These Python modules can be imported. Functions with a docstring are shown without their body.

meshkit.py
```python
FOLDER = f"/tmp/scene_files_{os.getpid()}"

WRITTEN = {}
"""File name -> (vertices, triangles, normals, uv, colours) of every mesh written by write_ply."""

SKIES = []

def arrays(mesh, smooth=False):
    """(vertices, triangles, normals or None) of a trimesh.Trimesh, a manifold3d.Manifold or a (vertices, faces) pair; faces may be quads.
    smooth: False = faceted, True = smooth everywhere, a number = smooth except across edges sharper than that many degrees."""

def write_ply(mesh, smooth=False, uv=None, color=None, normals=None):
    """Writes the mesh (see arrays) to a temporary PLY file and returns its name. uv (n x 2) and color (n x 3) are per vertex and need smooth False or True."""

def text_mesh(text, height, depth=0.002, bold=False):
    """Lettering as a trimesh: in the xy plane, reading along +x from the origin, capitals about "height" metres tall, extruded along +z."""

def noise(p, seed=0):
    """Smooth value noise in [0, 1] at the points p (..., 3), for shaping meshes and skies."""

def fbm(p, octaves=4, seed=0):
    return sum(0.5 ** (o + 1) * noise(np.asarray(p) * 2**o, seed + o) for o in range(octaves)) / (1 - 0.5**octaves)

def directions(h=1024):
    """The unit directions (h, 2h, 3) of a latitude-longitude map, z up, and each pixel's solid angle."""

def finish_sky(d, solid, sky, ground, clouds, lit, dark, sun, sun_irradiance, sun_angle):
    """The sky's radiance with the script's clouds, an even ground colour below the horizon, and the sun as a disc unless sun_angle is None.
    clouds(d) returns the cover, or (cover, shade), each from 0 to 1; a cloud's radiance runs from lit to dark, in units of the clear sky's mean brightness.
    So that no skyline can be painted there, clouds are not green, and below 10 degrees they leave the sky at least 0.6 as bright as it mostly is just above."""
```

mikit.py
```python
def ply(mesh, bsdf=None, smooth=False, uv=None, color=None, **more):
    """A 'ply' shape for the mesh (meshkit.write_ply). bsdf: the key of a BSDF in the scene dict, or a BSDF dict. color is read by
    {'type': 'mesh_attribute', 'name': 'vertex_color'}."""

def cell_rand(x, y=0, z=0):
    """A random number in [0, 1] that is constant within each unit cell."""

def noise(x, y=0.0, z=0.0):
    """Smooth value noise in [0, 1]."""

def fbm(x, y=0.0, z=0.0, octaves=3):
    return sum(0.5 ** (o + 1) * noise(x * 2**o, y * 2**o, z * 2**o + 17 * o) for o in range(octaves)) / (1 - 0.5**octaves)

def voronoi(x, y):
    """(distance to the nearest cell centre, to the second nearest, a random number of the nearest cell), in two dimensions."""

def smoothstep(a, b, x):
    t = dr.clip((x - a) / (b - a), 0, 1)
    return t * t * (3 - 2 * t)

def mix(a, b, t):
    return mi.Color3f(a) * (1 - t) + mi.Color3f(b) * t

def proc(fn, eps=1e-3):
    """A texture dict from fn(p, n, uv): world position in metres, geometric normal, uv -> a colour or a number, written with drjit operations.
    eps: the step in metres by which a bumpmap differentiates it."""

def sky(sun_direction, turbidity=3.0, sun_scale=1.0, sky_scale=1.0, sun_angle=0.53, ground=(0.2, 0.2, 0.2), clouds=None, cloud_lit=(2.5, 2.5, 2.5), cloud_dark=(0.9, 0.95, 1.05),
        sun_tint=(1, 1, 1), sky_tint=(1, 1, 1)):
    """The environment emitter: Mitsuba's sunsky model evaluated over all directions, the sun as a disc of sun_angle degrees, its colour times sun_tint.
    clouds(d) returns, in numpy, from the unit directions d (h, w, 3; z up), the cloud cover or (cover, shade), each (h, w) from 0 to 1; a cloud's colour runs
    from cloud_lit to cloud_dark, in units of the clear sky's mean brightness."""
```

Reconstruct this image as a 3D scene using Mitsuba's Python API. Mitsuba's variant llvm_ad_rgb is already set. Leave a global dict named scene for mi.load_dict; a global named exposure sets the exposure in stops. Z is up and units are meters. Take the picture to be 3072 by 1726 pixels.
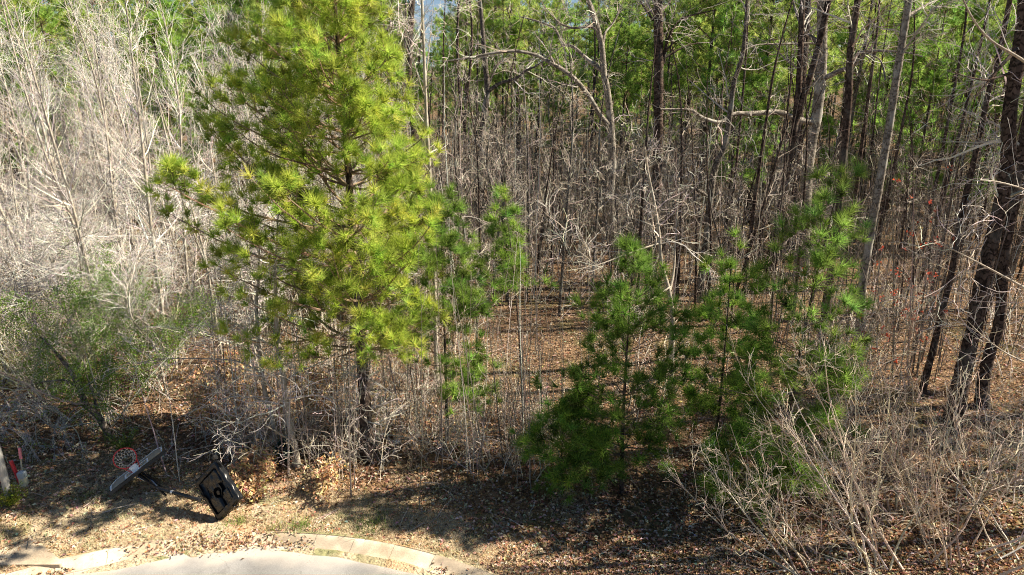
import math
import numpy as np, trimesh, manifold3d as m3, mitsuba as mi, drjit as dr
import mikit, meshkit
from mikit import noise, fbm, voronoi, cell_rand, smoothstep, mix

T = mi.ScalarTransform4f
scene, labels = {}, {}

# ------------------------------------------------------------------ camera, sky, exposure
FOCAL, PITCH, EYE = 692.0, math.radians(17.5), 9.5
scene['camera'] = {'type': 'perspective', 'fov': math.degrees(2 * math.atan(512 / FOCAL)), 'fov_axis': 'x', 'near_clip': 0.1, 'far_clip': 3000.0,
                   'to_world': T().look_at(origin=[0, 0, EYE], target=[0, math.cos(PITCH), EYE - math.sin(PITCH)], up=[0, 0, 1])}
SUN_AZ, SUN_EL = math.radians(6), math.radians(42)
scene['sky'] = mikit.sky([math.cos(SUN_EL) * math.cos(SUN_AZ), math.cos(SUN_EL) * math.sin(SUN_AZ), math.sin(SUN_EL)], turbidity=3, sky_scale=0.30, sun_tint=(0.93, 1.0, 1.10), ground=(0.12, 0.10, 0.07))
exposure = 3.5

# ------------------------------------------------------------------ helpers
def ray(u, v):
    x, y = (u - 512) / FOCAL, (287.5 - v) / FOCAL
    return np.array([x, math.cos(PITCH) + y * math.sin(PITCH), -math.sin(PITCH) + y * math.cos(PITCH)])
def spot(u, v, z=0.1):
    d = ray(u, v); t = (z - EYE) / d[2]
    return np.array([d[0] * t, d[1] * t, z])
def at(u, v, Y):
    d = ray(u, v); t = Y / d[1]
    return np.array([d[0] * t, Y, EYE + d[2] * t])
def tr(pts, Y0, Y1=None):
    """surveyed points (photo pixels) standing at a depth that runs from Y0 to Y1"""
    Y1 = Y0 if Y1 is None else Y1
    return np.array([at(x / 3, y / 3, Y0 + (Y1 - Y0) * i / max(len(pts) - 1, 1)) for i, (x, y) in enumerate(pts)])
def rng(seed): return np.random.default_rng(seed)
def unit(a): return a / (np.linalg.norm(a, axis=-1, keepdims=True) + 1e-12)

def resample(p, K):
    p = np.asarray(p, float)
    from scipy.interpolate import PchipInterpolator
    s = np.r_[0, np.cumsum(np.linalg.norm(np.diff(p, axis=0), axis=1))]
    return PchipInterpolator(s, p)(np.linspace(0, s[-1], K))

def tubes(P, R, sides=3):
    """(N,K,3) paths with radii (N,K) -> vertices, faces"""
    P, R = np.asarray(P, float), np.asarray(R, float)
    if P.ndim == 2: P, R = P[None], R[None]
    N, K, _ = P.shape
    t = unit(np.gradient(P, axis=1))
    mean = unit(t.mean(1, keepdims=True))
    ref = np.where(np.abs(mean[..., 2:]) < 0.8, [0, 0, 1.0], [1.0, 0, 0])
    a = unit(np.cross(t, np.broadcast_to(ref, t.shape)))
    b = np.cross(t, a)
    ang = np.arange(sides) * 2 * np.pi / sides
    v = P[:, :, None] + R[:, :, None, None] * (np.cos(ang)[None, None, :, None] * a[:, :, None] + np.sin(ang)[None, None, :, None] * b[:, :, None])
    n, i, j = np.meshgrid(np.arange(N), np.arange(K - 1), np.arange(sides), indexing='ij')
    o = (n * K + i) * sides
    j2 = (j + 1) % sides
    q = np.stack([o + j, o + j2, o + sides + j2, o + sides + j], -1).reshape(-1, 4)
    return v.reshape(-1, 3), np.vstack([q[:, [0, 1, 2]], q[:, [0, 2, 3]]])

def join(parts):
    vs, fs, cs, k = [], [], [], 0
    for p in parts:
        v, f = p[0], p[1]
        vs.append(v); fs.append(np.asarray(f) + k); k += len(v)
        if len(p) > 2: cs.append(p[2])
    return (np.vstack(vs), np.vstack(fs)) + ((np.vstack(cs),) if cs else ())

def strand_colors(r, N, per, base, var=0.18, tint=0.06):
    c = np.asarray(base, float)[None] * (1 + var * r.standard_normal((N, 1))) * (1 + tint * r.standard_normal((N, 3)))
    return np.repeat(np.clip(c, 0.01, 0.9), per, axis=0)

def sprout(P, R, r, per_m, t0, t1, ang, length, K=5, wig=0.12, up=0.0, rr=0.6, rmin=0.004, taper=0.25, curl=0.0, most=None, decay=0.5):
    """side shoots along a batch of parent paths"""
    N, Kp, _ = P.shape
    L = np.linalg.norm(np.diff(P, axis=1), axis=2).sum(1)
    cnt = r.poisson(np.maximum(L * (t1 - t0) * per_m, 0.01))
    if most: cnt = np.minimum(cnt, most)
    idx = np.repeat(np.arange(N), cnt)
    M = len(idx)
    if M == 0: return np.zeros((0, K, 3)), np.zeros((0, K))
    t = t0 + (t1 - t0) * r.random(M)
    s = t * (Kp - 1); i = np.minimum(s.astype(int), Kp - 2); f = (s - i)[:, None]
    pos = P[idx, i] * (1 - f) + P[idx, i + 1] * f
    rad = (R[idx, i] * (1 - f[:, 0]) + R[idx, i + 1] * f[:, 0])
    tan = unit(P[idx, i + 1] - P[idx, i])
    perp = unit(np.cross(tan, r.standard_normal((M, 3))))
    a = np.radians(ang[0] + (ang[1] - ang[0]) * r.random(M))[:, None]
    d = unit(np.cos(a) * tan + np.sin(a) * perp + np.array([0, 0, up]))
    if isinstance(length, tuple): ln = length[0] + (length[1] - length[0]) * r.random(M)
    else: ln = L[idx] * length * (0.5 + 0.8 * r.random(M))
    ln = ln * (1 - decay * t)
    w = np.cumsum(r.standard_normal((M, K - 1, 3)) * wig, axis=1)
    dirs = unit(d[:, None] + w + np.array([0, 0, curl])[None, None] * np.linspace(0, 1, K - 1)[None, :, None])
    Q = np.concatenate([np.zeros((M, 1, 3)), np.cumsum(dirs * (ln / (K - 1))[:, None, None], axis=1)], 1) + pos[:, None]
    r0 = np.maximum(np.minimum(rad * rr, 0.006 + 0.014 * ln), rmin)
    RR = np.maximum(r0[:, None] * np.linspace(1, taper, K)[None], rmin * 0.8)
    return Q, RR

def bark_tube(path, radii, K=60, sides=10, rough=0.08, seed=0, flare=0.0):
    p = resample(path, K); r = np.interp(np.linspace(0, 1, K), np.linspace(0, 1, len(radii)), radii)
    if flare: r = r * (1 + flare * np.exp(-np.linspace(0, 1, K) * 25))
    v, f = tubes(p, r, sides)
    c = np.repeat(p, sides, axis=0)
    v = c + (v - c) * (1 + rough * (2 * meshkit.fbm(np.c_[v[:, 0] * 9, v[:, 1] * 9, v[:, 2] * 2.5], 3, seed) - 1) * 2)[:, None]
    cap = np.array([[0, i + 1, i] for i in range(1, sides - 1)])
    return v, np.vstack([f, cap + (K - 1) * sides])

def needles(tips, dirs, r, M=50, length=0.18, width=0.008, spread=(12, 85), col=(0.1, 0.17, 0.03), back=0.10, droop=0.0, var=0.22):
    """tufts of needles: every needle one slim triangle that leaves the last bit of its shoot"""
    N = len(tips)
    d = np.repeat(unit(dirs), M, axis=0)
    base = np.repeat(tips, M, axis=0) - d * (back * r.random((N * M, 1)))
    perp = unit(np.cross(d, r.standard_normal((N * M, 3))))
    a = np.radians(spread[0] + (spread[1] - spread[0]) * r.random((N * M, 1)))
    nd = unit(np.cos(a) * d + np.sin(a) * perp + np.array([0, 0, -droop]))
    ln = length * (0.7 + 0.45 * r.random((N * M, 1))) * np.repeat(0.8 + 0.4 * r.random((N, 1)), M, axis=0)
    side = unit(np.cross(nd, r.standard_normal((N * M, 3)))) * width / 2
    v = np.stack([base + side, base - side, base + nd * ln], 1).reshape(-1, 3)
    f = np.arange(N * M * 3).reshape(-1, 3)
    ct = np.asarray(col)[None] * (1 + var * r.standard_normal((N, 1))) * (1 + np.array([0.08, 0.03, 0.10]) * r.standard_normal((N, 3)))
    cn = np.repeat(ct, M, axis=0) * (1 + 0.15 * r.standard_normal((N * M, 1)))
    c = np.repeat(np.clip(cn, 0.008, 0.6), 3, axis=0)
    return v, f, c

def leaves(pos, r, size=(0.03, 0.05), col=(0.06, 0.11, 0.02), var=0.25, aspect=0.45, fold=0.25, tint=0.12, normal=None):
    """folded diamond leaves, two triangles each"""
    N = len(pos)
    d = unit(r.standard_normal((N, 3))); n = unit(r.standard_normal((N, 3)) if normal is None else np.asarray(normal) + 0.35 * r.standard_normal((N, 3)))
    s = unit(np.cross(d, n)); d = np.cross(n, s)
    L = (size[0] + (size[1] - size[0]) * r.random((N, 1)))
    h = n * L * fold
    v = np.stack([pos - d * L / 2, pos + s * L * aspect / 2 + h, pos + d * L / 2, pos - s * L * aspect / 2 + h], 1).reshape(-1, 3)
    k = np.arange(N)[:, None] * 4
    f = np.vstack([k + [0, 1, 2], k + [0, 2, 3]])
    c = np.asarray(col)
    c = (c[None] if c.ndim == 1 else c) * (1 + var * r.standard_normal((N, 1))) * (1 + tint * r.standard_normal((N, 3)))
    return v, f, np.repeat(np.clip(c, 0.008, 0.85), 4, axis=0)

def mesh(v, f): return trimesh.Trimesh(v, f, process=False)
used = {}
def fresh(name):
    used[name] = used.get(name, 0) + 1
    return name if used[name] == 1 else f'{name}_{used[name] - 1:03d}'
def thing(name, label, cat, group=None):
    k = fresh(name); labels[k] = {'label': label, 'category': cat}
    if group: labels[k]['group'] = group
    return k
def part(parent, name, m, bsdf, smooth=False, **kw):
    k = fresh(f'{parent}__{name}')
    if hasattr(m, 'vertices'): m = (np.array(m.vertices), np.array(m.faces))
    if len(m) == 3: scene[k] = mikit.ply((m[0], m[1]), bsdf, smooth=smooth, color=m[2], **kw)
    else: scene[k] = mikit.ply(m, bsdf, smooth=smooth, **kw)
    return k
def setting(name, m, bsdf, label=None, kind='structure', smooth=False):
    k = fresh(name)
    scene[k] = mikit.ply((m[0], m[1]), bsdf, smooth=smooth, color=m[2]) if len(m) == 3 else mikit.ply(m, bsdf, smooth=smooth)
    labels[k] = {'kind': kind}
    if label: labels[k].update(label=label, category=label.split()[-1])
    return k

# ------------------------------------------------------------------ materials
def vc(): return {'type': 'mesh_attribute', 'name': 'vertex_color'}
scene['mat_wood'] = {'type': 'twosided', 'b': {'type': 'principled', 'base_color': vc(), 'roughness': 0.7, 'specular': 0.3}}
scene['mat_needle'] = {'type': 'principledthin', 'base_color': vc(), 'roughness': 0.42, 'diff_trans': 1.0, 'eta': 1.45}
scene['mat_leaf'] = {'type': 'principledthin', 'base_color': vc(), 'roughness': 0.5, 'diff_trans': 0.9, 'eta': 1.4}
scene['mat_dry_leaf'] = {'type': 'principledthin', 'base_color': vc(), 'roughness': 0.6, 'diff_trans': 0.5, 'eta': 1.35}

def bark_fn(dark, light, lichen, sc, amt):
    def fn(p, n, uv):
        a = dr.atan2(n.y, n.x)
        w = fbm(p.x * 7, p.y * 7, p.z * 2.2, 3)
        d, d2, q = voronoi(a * sc + 1.6 * w, p.z * sc * 1.7 + 2.0 * w)
        plate = smoothstep(0.03, 0.32, d2 - d)
        c = mix(dark, light, plate * (0.45 + 0.55 * q))
        l = smoothstep(0.56, 0.68, fbm(p.x * 3 + 5, p.y * 3, p.z * 1.6, 3))
        return mix(c, lichen, l * amt)
    return mikit.proc(fn)
scene['mat_bark_pine'] = {'type': 'diffuse', 'reflectance': bark_fn((0.022, 0.017, 0.015), (0.12, 0.09, 0.075), (0.20, 0.21, 0.19), 4.0, 0.2)}
scene['mat_bark_grey'] = {'type': 'diffuse', 'reflectance': bark_fn((0.04, 0.035, 0.03), (0.18, 0.16, 0.14), (0.30, 0.32, 0.29), 5.0, 0.5)}
scene['mat_bark_light'] = {'type': 'diffuse', 'reflectance': bark_fn((0.10, 0.09, 0.075), (0.32, 0.29, 0.25), (0.44, 0.44, 0.40), 4.0, 0.5)}
scene['mat_bark_pale'] = {'type': 'diffuse', 'reflectance': bark_fn((0.26, 0.23, 0.19), (0.42, 0.38, 0.32), (0.50, 0.49, 0.44), 3.0, 0.5)}

CX, CY, ROAD_R, CURB_R = -5.15, 3.0, 9.10, 9.50
def ground_fn(p, n, uv):
    x, y = p.x, p.y
    r = dr.sqrt(dr.square(x - CX) + dr.square(y - CY))
    d, d2, q = voronoi(x * 15 + 2 * noise(x * 6, y * 6), y * 15)
    big = fbm(x * 0.35, y * 0.35, 3.0, 3)
    mid = fbm(x * 2.2, y * 2.2, 7.0, 3)
    leaf = mix((0.06, 0.038, 0.023), (0.33, 0.225, 0.145), q * 0.75 + 0.25 * mid)
    leaf = mix(leaf, (0.035, 0.022, 0.013), smoothstep(0.32, 0.05, d2 - d) * 0.55)
    leaf = leaf * (0.65 + 0.6 * mid)
    straw = fbm(x * 22, y * 60, 1.0, 2) * 0.6 + fbm(x * 50 + 9, y * 24, 5.0, 2) * 0.4
    lawn = mix((0.17, 0.13, 0.085), (0.58, 0.49, 0.35), straw)
    lawn = mix(lawn, (0.09, 0.13, 0.035), smoothstep(0.55, 0.72, fbm(x * 1.6, y * 1.6, 21.0, 3)) * 0.6)
    edge = r + 2.0 * (big - 0.5) + 0.12 * dr.maximum(x + 2.0, 0) - 0.10 * dr.maximum(-x - 6.0, 0)
    c = mix(lawn, leaf, smoothstep(10.6, 12.0, edge))
    clay = smoothstep(0.52, 0.66, fbm(x * 0.9 + 4, y * 0.9, 31.0, 3)) * smoothstep(12.6, 9.9, r)
    c = mix(c, mi.Color3f(0.40, 0.20, 0.10) * (0.7 + 0.6 * mid), clay * 0.45)
    moss = smoothstep(0.60, 0.74, fbm(x * 0.7 + 11, y * 0.7, 41.0, 3)) * 0.4
    return mix(c, mi.Color3f(0.11, 0.12, 0.045) * (0.6 + 0.8 * mid), moss)
scene['mat_ground'] = {'type': 'twosided', 'b': {'type': 'bumpmap', 'arbitrary': mikit.proc(lambda p, n, uv: fbm(p.x * 11, p.y * 11, 2.0, 3) + 0.4 * noise(p.x * 45, p.y * 45), eps=0.01), 'scale': 0.05,
                       'b': {'type': 'diffuse', 'reflectance': mikit.proc(ground_fn)}}}
def road_fn(p, n, uv):
    x, y = p.x, p.y
    big = fbm(x * 0.8, y * 0.8, 1.0, 4)
    g = noise(x * 160, y * 160) * 0.6 + noise(x * 60, y * 60, 4) * 0.4
    c = mix((0.12, 0.12, 0.122), (0.30, 0.297, 0.295), g * 0.55 + 0.45 * smoothstep(0.3, 0.7, big))
    r = dr.sqrt(dr.square(x - CX) + dr.square(y - CY))
    c = mix(c, (0.46, 0.42, 0.37), smoothstep(8.55, 9.0, r + 0.5 * (fbm(x * 2, y * 2, 6.0, 3) - 0.5)) * 0.75)
    f1, f2, q = voronoi(x * 0.5 + 0.35 * fbm(x * 3, y * 3, 9.0, 3), y * 0.5 + 0.35 * fbm(x * 3, y * 3, 19.0, 3))
    return mix(c, (0.07, 0.065, 0.06), smoothstep(0.010, 0.003, f2 - f1) * 0.25)
scene['mat_road'] = {'type': 'twosided', 'b': {'type': 'bumpmap', 'arbitrary': mikit.proc(lambda p, n, uv: noise(p.x * 120, p.y * 120), eps=0.004), 'scale': 0.003, 'b': {'type': 'diffuse', 'reflectance': mikit.proc(road_fn)}}}
def curb_fn(p, n, uv):
    x, y = p.x, p.y
    st = fbm(x * 1.7, y * 1.7, 3.0, 4)
    c = mix((0.36, 0.29, 0.21), (0.58, 0.50, 0.39), smoothstep(0.25, 0.7, st)) * (0.85 + 0.3 * noise(x * 70, y * 70))
    return mix(c, (0.17, 0.14, 0.11), smoothstep(0.50, 0.66, fbm(x * 1.1 + 7, y * 1.1, 12.0, 4)) * 0.55)
scene['mat_curb'] = {'type': 'twosided', 'b': {'type': 'diffuse', 'reflectance': mikit.proc(curb_fn)}}
def plain(name, rgb, rough=0.5, metallic=0.0, spec=0.4):
    scene[name] = {'type': 'twosided', 'b': {'type': 'principled', 'base_color': {'type': 'rgb', 'value': list(rgb)}, 'roughness': rough, 'metallic': metallic, 'specular': spec}}
plain('mat_black_plastic', (0.006, 0.007, 0.009), 0.33, spec=0.4)
plain('mat_black_steel', (0.016, 0.016, 0.017), 0.35)
plain('mat_white_paint', (0.75, 0.76, 0.77), 0.4)
plain('mat_red_paint', (0.55, 0.035, 0.045), 0.4)
plain('mat_net', (0.65, 0.62, 0.55), 0.8)
plain('mat_zinc', (0.62, 0.63, 0.64), 0.35, 0.8)
plain('mat_grey_box', (0.36, 0.41, 0.43), 0.5)
plain('mat_tan_box', (0.50, 0.47, 0.34), 0.6)
plain('mat_pink', (0.75, 0.25, 0.28), 0.7)
plain('mat_green_plastic', (0.012, 0.04, 0.035), 0.4)
scene['mat_acrylic'] = {'type': 'thindielectric', 'int_ior': 1.3}
scene['mat_pole'] = {'type': 'diffuse', 'reflectance': mikit.proc(lambda p, n, uv: mix((0.28, 0.27, 0.25), (0.50, 0.49, 0.46), fbm(p.x * 14, p.y * 14, p.z * 2.0, 3)))}

# ------------------------------------------------------------------ setting: ground, road, curb
def ground_z(x, y):
    p = np.stack([np.asarray(x) * 0.16, np.asarray(y) * 0.16, np.zeros_like(x)], -1)
    q = np.stack([np.asarray(x) * 0.9, np.asarray(y) * 0.9, np.zeros_like(x)], -1)
    r = np.hypot(np.asarray(x) - CX, np.asarray(y) - CY)
    k = np.clip((r - CURB_R) / 2.0, 0, 1)
    return 0.10 + k * (0.35 * (meshkit.noise(p, 3) - 0.5) + 0.10 * (meshkit.noise(q, 5) - 0.5)) - 0.03 * np.clip(1 - k, 0, 1) * (k > 0)
rad = np.r_[np.linspace(CURB_R - 0.01, 26, 110), np.geomspace(26.4, 60, 60), np.geomspace(63, 900, 30)]
th = np.linspace(0, 2 * np.pi, 361)[:-1]
rr_, tt_ = np.meshgrid(rad, th, indexing='ij')
gx, gy = CX + rr_ * np.cos(tt_), CY + rr_ * np.sin(tt_)
gv = np.stack([gx, gy, ground_z(gx, gy)], -1).reshape(-1, 3)
i, j = np.meshgrid(np.arange(len(rad) - 1), np.arange(360), indexing='ij')
q = np.stack([i * 360 + j, (i + 1) * 360 + j, (i + 1) * 360 + (j + 1) % 360, i * 360 + (j + 1) % 360], -1).reshape(-1, 4)
setting('ground', (gv, np.vstack([q[:, [0, 1, 2]], q[:, [0, 2, 3]]])), 'mat_ground', smooth=True)
def gz(x, y): return float(ground_z(np.array([x]), np.array([y]))[0])
def on_ground(u, v):
    p = spot(u, v, 0.1)
    p[2] = gz(p[0], p[1]); return p

# road: one slightly crowned disc
rs = np.linspace(0, ROAD_R + 0.06, 40); th2 = np.linspace(0, 2 * np.pi, 181)[:-1]
a, b = np.meshgrid(rs, th2, indexing='ij')
rv = np.stack([CX + a * np.cos(b), CY + a * np.sin(b), 0.10 * (1 - (a / ROAD_R) ** 2) - 0.004], -1).reshape(-1, 3)
i, j = np.meshgrid(np.arange(39), np.arange(180), indexing='ij')
q = np.stack([i * 180 + j, (i + 1) * 180 + j, (i + 1) * 180 + (j + 1) % 180, i * 180 + (j + 1) % 180], -1).reshape(-1, 4)
setting('road', (rv, np.vstack([q[:, [0, 1, 2]], q[:, [0, 2, 3]]])), 'mat_road', smooth=True)

# rolled concrete curb, cast in segments
labels['curb'] = {'kind': 'structure'}
prof = np.array([[ROAD_R, -0.12], [ROAD_R, 0.002], [ROAD_R + 0.10, 0.004], [ROAD_R + 0.18, 0.025], [ROAD_R + 0.26, 0.065], [ROAD_R + 0.33, 0.088], [CURB_R, 0.095], [CURB_R, -0.12]])
rc = rng(5); ang = math.radians(20)
while ang < math.radians(175):
    step = 0.088 * (0.9 + 0.25 * rc.random())
    aa = np.linspace(ang + 0.0006, ang + step - 0.0006, 4)
    dz = 0.012 * rc.standard_normal() * 0.6; drr = 0.008 * rc.standard_normal()
    v = np.array([[CX + (r0 + drr) * math.cos(t), CY + (r0 + drr) * math.sin(t), z0 + (dz if z0 > 0 else 0)] for t in aa for r0, z0 in prof])
    f = []
    n_ = len(prof)
    for k in range(3):
        for m in range(n_ - 1):
            o = k * n_ + m
            f += [[o, o + 1, o + n_ + 1], [o, o + n_ + 1, o + n_]]
    for o in (0, 3 * n_):
        f += [[o, o + m, o + m + 1] for m in range(1, n_ - 1)]
    part('curb', 'segment', (v, np.array(f)), 'mat_curb', smooth=35)
    ang += step

# driveway apron at the far left
dv = np.array([spot(x / 3, y / 3, 0.112) for x, y in [(-260, 1600), (0, 1607), (85, 1618), (125, 1645), (180, 1690), (-200, 1690)]])
poly = trimesh.creation.extrude_polygon(__import__('shapely').Polygon(dv[:, :2]).buffer(0.05), 0.1, engine='earcut')
poly.apply_translation([0, 0, 0.025]); setting('driveway', (np.array(poly.vertices), np.array(poly.faces)), 'mat_curb')

# washed soil over part of the curb, and the dirt line in the gutter
def soil(angles, r_in, r_out, h, name, seed):
    A, S = np.meshgrid(np.linspace(angles[0], angles[1], 60), np.linspace(0, 1, 12), indexing='ij')
    w = np.sin(np.linspace(0, np.pi, 60)) ** 0.5
    mid, half = (r_in + r_out) / 2, (r_out - r_in) / 2
    nz = meshkit.fbm(np.stack([A * 22, S * 2, A * 0], -1), 3, seed)
    rr = mid + (S * 2 - 1) * half * (w[:, None] * (0.65 + 0.7 * nz))
    hh = h * w[:, None] * np.sin(np.pi * S) ** 0.7 * (0.6 + 0.8 * nz)
    x, y = CX + rr * np.cos(A), CY + rr * np.sin(A)
    base = np.interp(rr, [p_[0] for p_ in prof[1:7]] + [11, 13], [p_[1] for p_ in prof[1:7]] + [0.10, 0.10])
    base = np.where(rr < ROAD_R, 0.10 * (1 - (rr / ROAD_R) ** 2) - 0.004, base)
    v = np.stack([x, y, base - 0.006 + hh], -1).reshape(-1, 3)
    i, j = np.meshgrid(np.arange(59), np.arange(11), indexing='ij'); o = i * 12 + j
    q = np.stack([o, o + 1, o + 13, o + 12], -1).reshape(-1, 4)
    setting(name, (v, np.vstack([q[:, [0, 1, 2]], q[:, [0, 2, 3]]])), 'mat_ground', smooth=True)
def ang_of(px, py):
    p = spot(px / 3, py / 3); return math.atan2(p[1] - CY, p[0] - CX)
soil((ang_of(760, 1620), ang_of(505, 1640)), 8.95, 9.9, 0.035, 'washed_soil', 3)
soil((ang_of(1420, 1720), ang_of(800, 1640)), 8.90, 9.17, 0.014, 'gutter_soil', 4)
soil((ang_of(520, 1650), ang_of(230, 1690)), 8.85, 9.17, 0.016, 'gutter_soil', 6)

# ------------------------------------------------------------------ leaf litter and dry grass
r = rng(11)
N = 120000
Y = 11.0 + 34 * r.random(N) ** 2.0; X = (r.random(N) * 2 - 1) * (0.80 * Y + 1.0)
R_ = np.hypot(X - CX, Y - CY)
patch = meshkit.fbm(np.c_[X * 0.5, Y * 0.5, X * 0], 3, 8)
keep = (R_ > CURB_R + 0.05) & ((R_ > 11.2 + 1.5 * (patch - 0.5)) | (X > -2 + 2 * patch) | (r.random(N) < 0.25))
X, Y = X[keep], Y[keep]; pos = np.c_[X, Y, ground_z(X, Y) + 0.012 + 0.02 * r.random(len(X))]
pal = np.array([[0.38, 0.26, 0.17], [0.50, 0.38, 0.275], [0.22, 0.135, 0.08], [0.60, 0.51, 0.41], [0.13, 0.08, 0.05], [0.38, 0.215, 0.12]])
lit = leaves(pos, r, (0.05, 0.12), pal[r.integers(0, 6, len(pos))], aspect=0.55, fold=0.22, normal=[0, 0, 1.0])
def deb_z(rr):
    return np.interp(rr, [8.5, ROAD_R] + [p_[0] for p_ in prof[2:7]] + [CURB_R + 0.5], [0.10 * (1 - (8.5 / ROAD_R) ** 2), 0.004] + [p_[1] for p_ in prof[2:7]] + [0.10]) + 0.012
n_ = 1500
A = np.concatenate([math.radians(25) + math.radians(150) * r.random(n_), ang_of(640, 1640) + 0.085 * r.standard_normal(900)])
rr_d = ROAD_R + 0.10 + np.concatenate([0.08 * r.standard_normal(n_), 0.10 + 0.15 * r.standard_normal(900)])
keep = meshkit.fbm(np.c_[A * 9, A * 0, A * 0], 3, 31) + np.r_[np.zeros(n_), np.ones(900)] > 0.5
A, rr_d = A[keep], rr_d[keep]
dp = np.c_[CX + rr_d * np.cos(A), CY + rr_d * np.sin(A), deb_z(rr_d) + 0.025 * r.random(len(A))]
lit2 = leaves(dp, r, (0.03, 0.10), pal[r.integers(0, 6, len(dp))] * 1.05, aspect=0.4, fold=0.22, normal=[0, 0, 1.0])
lit = join([lit, lit2])
setting('leaf_litter', lit, 'mat_dry_leaf', 'fallen brown leaves covering the woodland floor', 'stuff'); labels['leaf_litter']['category'] = 'leaf litter'
n_ = 2600
y = 11.5 + 26 * r.random(n_) ** 1.6; x = (r.random(n_) * 2 - 1) * (0.78 * y + 1); k_ = np.hypot(x - CX, y - CY) > CURB_R + 0.5; x, y = x[k_], y[k_]; n_ = len(x)
a_ = r.random(n_) * 6.283; ln_ = 0.15 + 0.9 * r.random(n_) ** 3
P_ = np.stack([x, y, ground_z(x, y) + 0.03], -1)[:, None] + (np.linspace(-0.5, 0.5, 5)[None, :, None] * np.c_[np.cos(a_), np.sin(a_), 0.12 * r.standard_normal(n_)][:, None] * ln_[:, None, None]) + 0.02 * r.standard_normal((n_, 5, 3)) * [1, 1, 0.4]
R_ = (0.004 + 0.012 * r.random((n_, 1)) * ln_[:, None]) * np.linspace(1, 0.5, 5)[None]
setting('fallen_sticks', (*tubes(P_, R_, 4), strand_colors(r, n_, 20, (0.34, 0.29, 0.24), 0.35)), 'mat_wood', 'broken twigs lying on the woodland floor', 'stuff')
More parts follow.
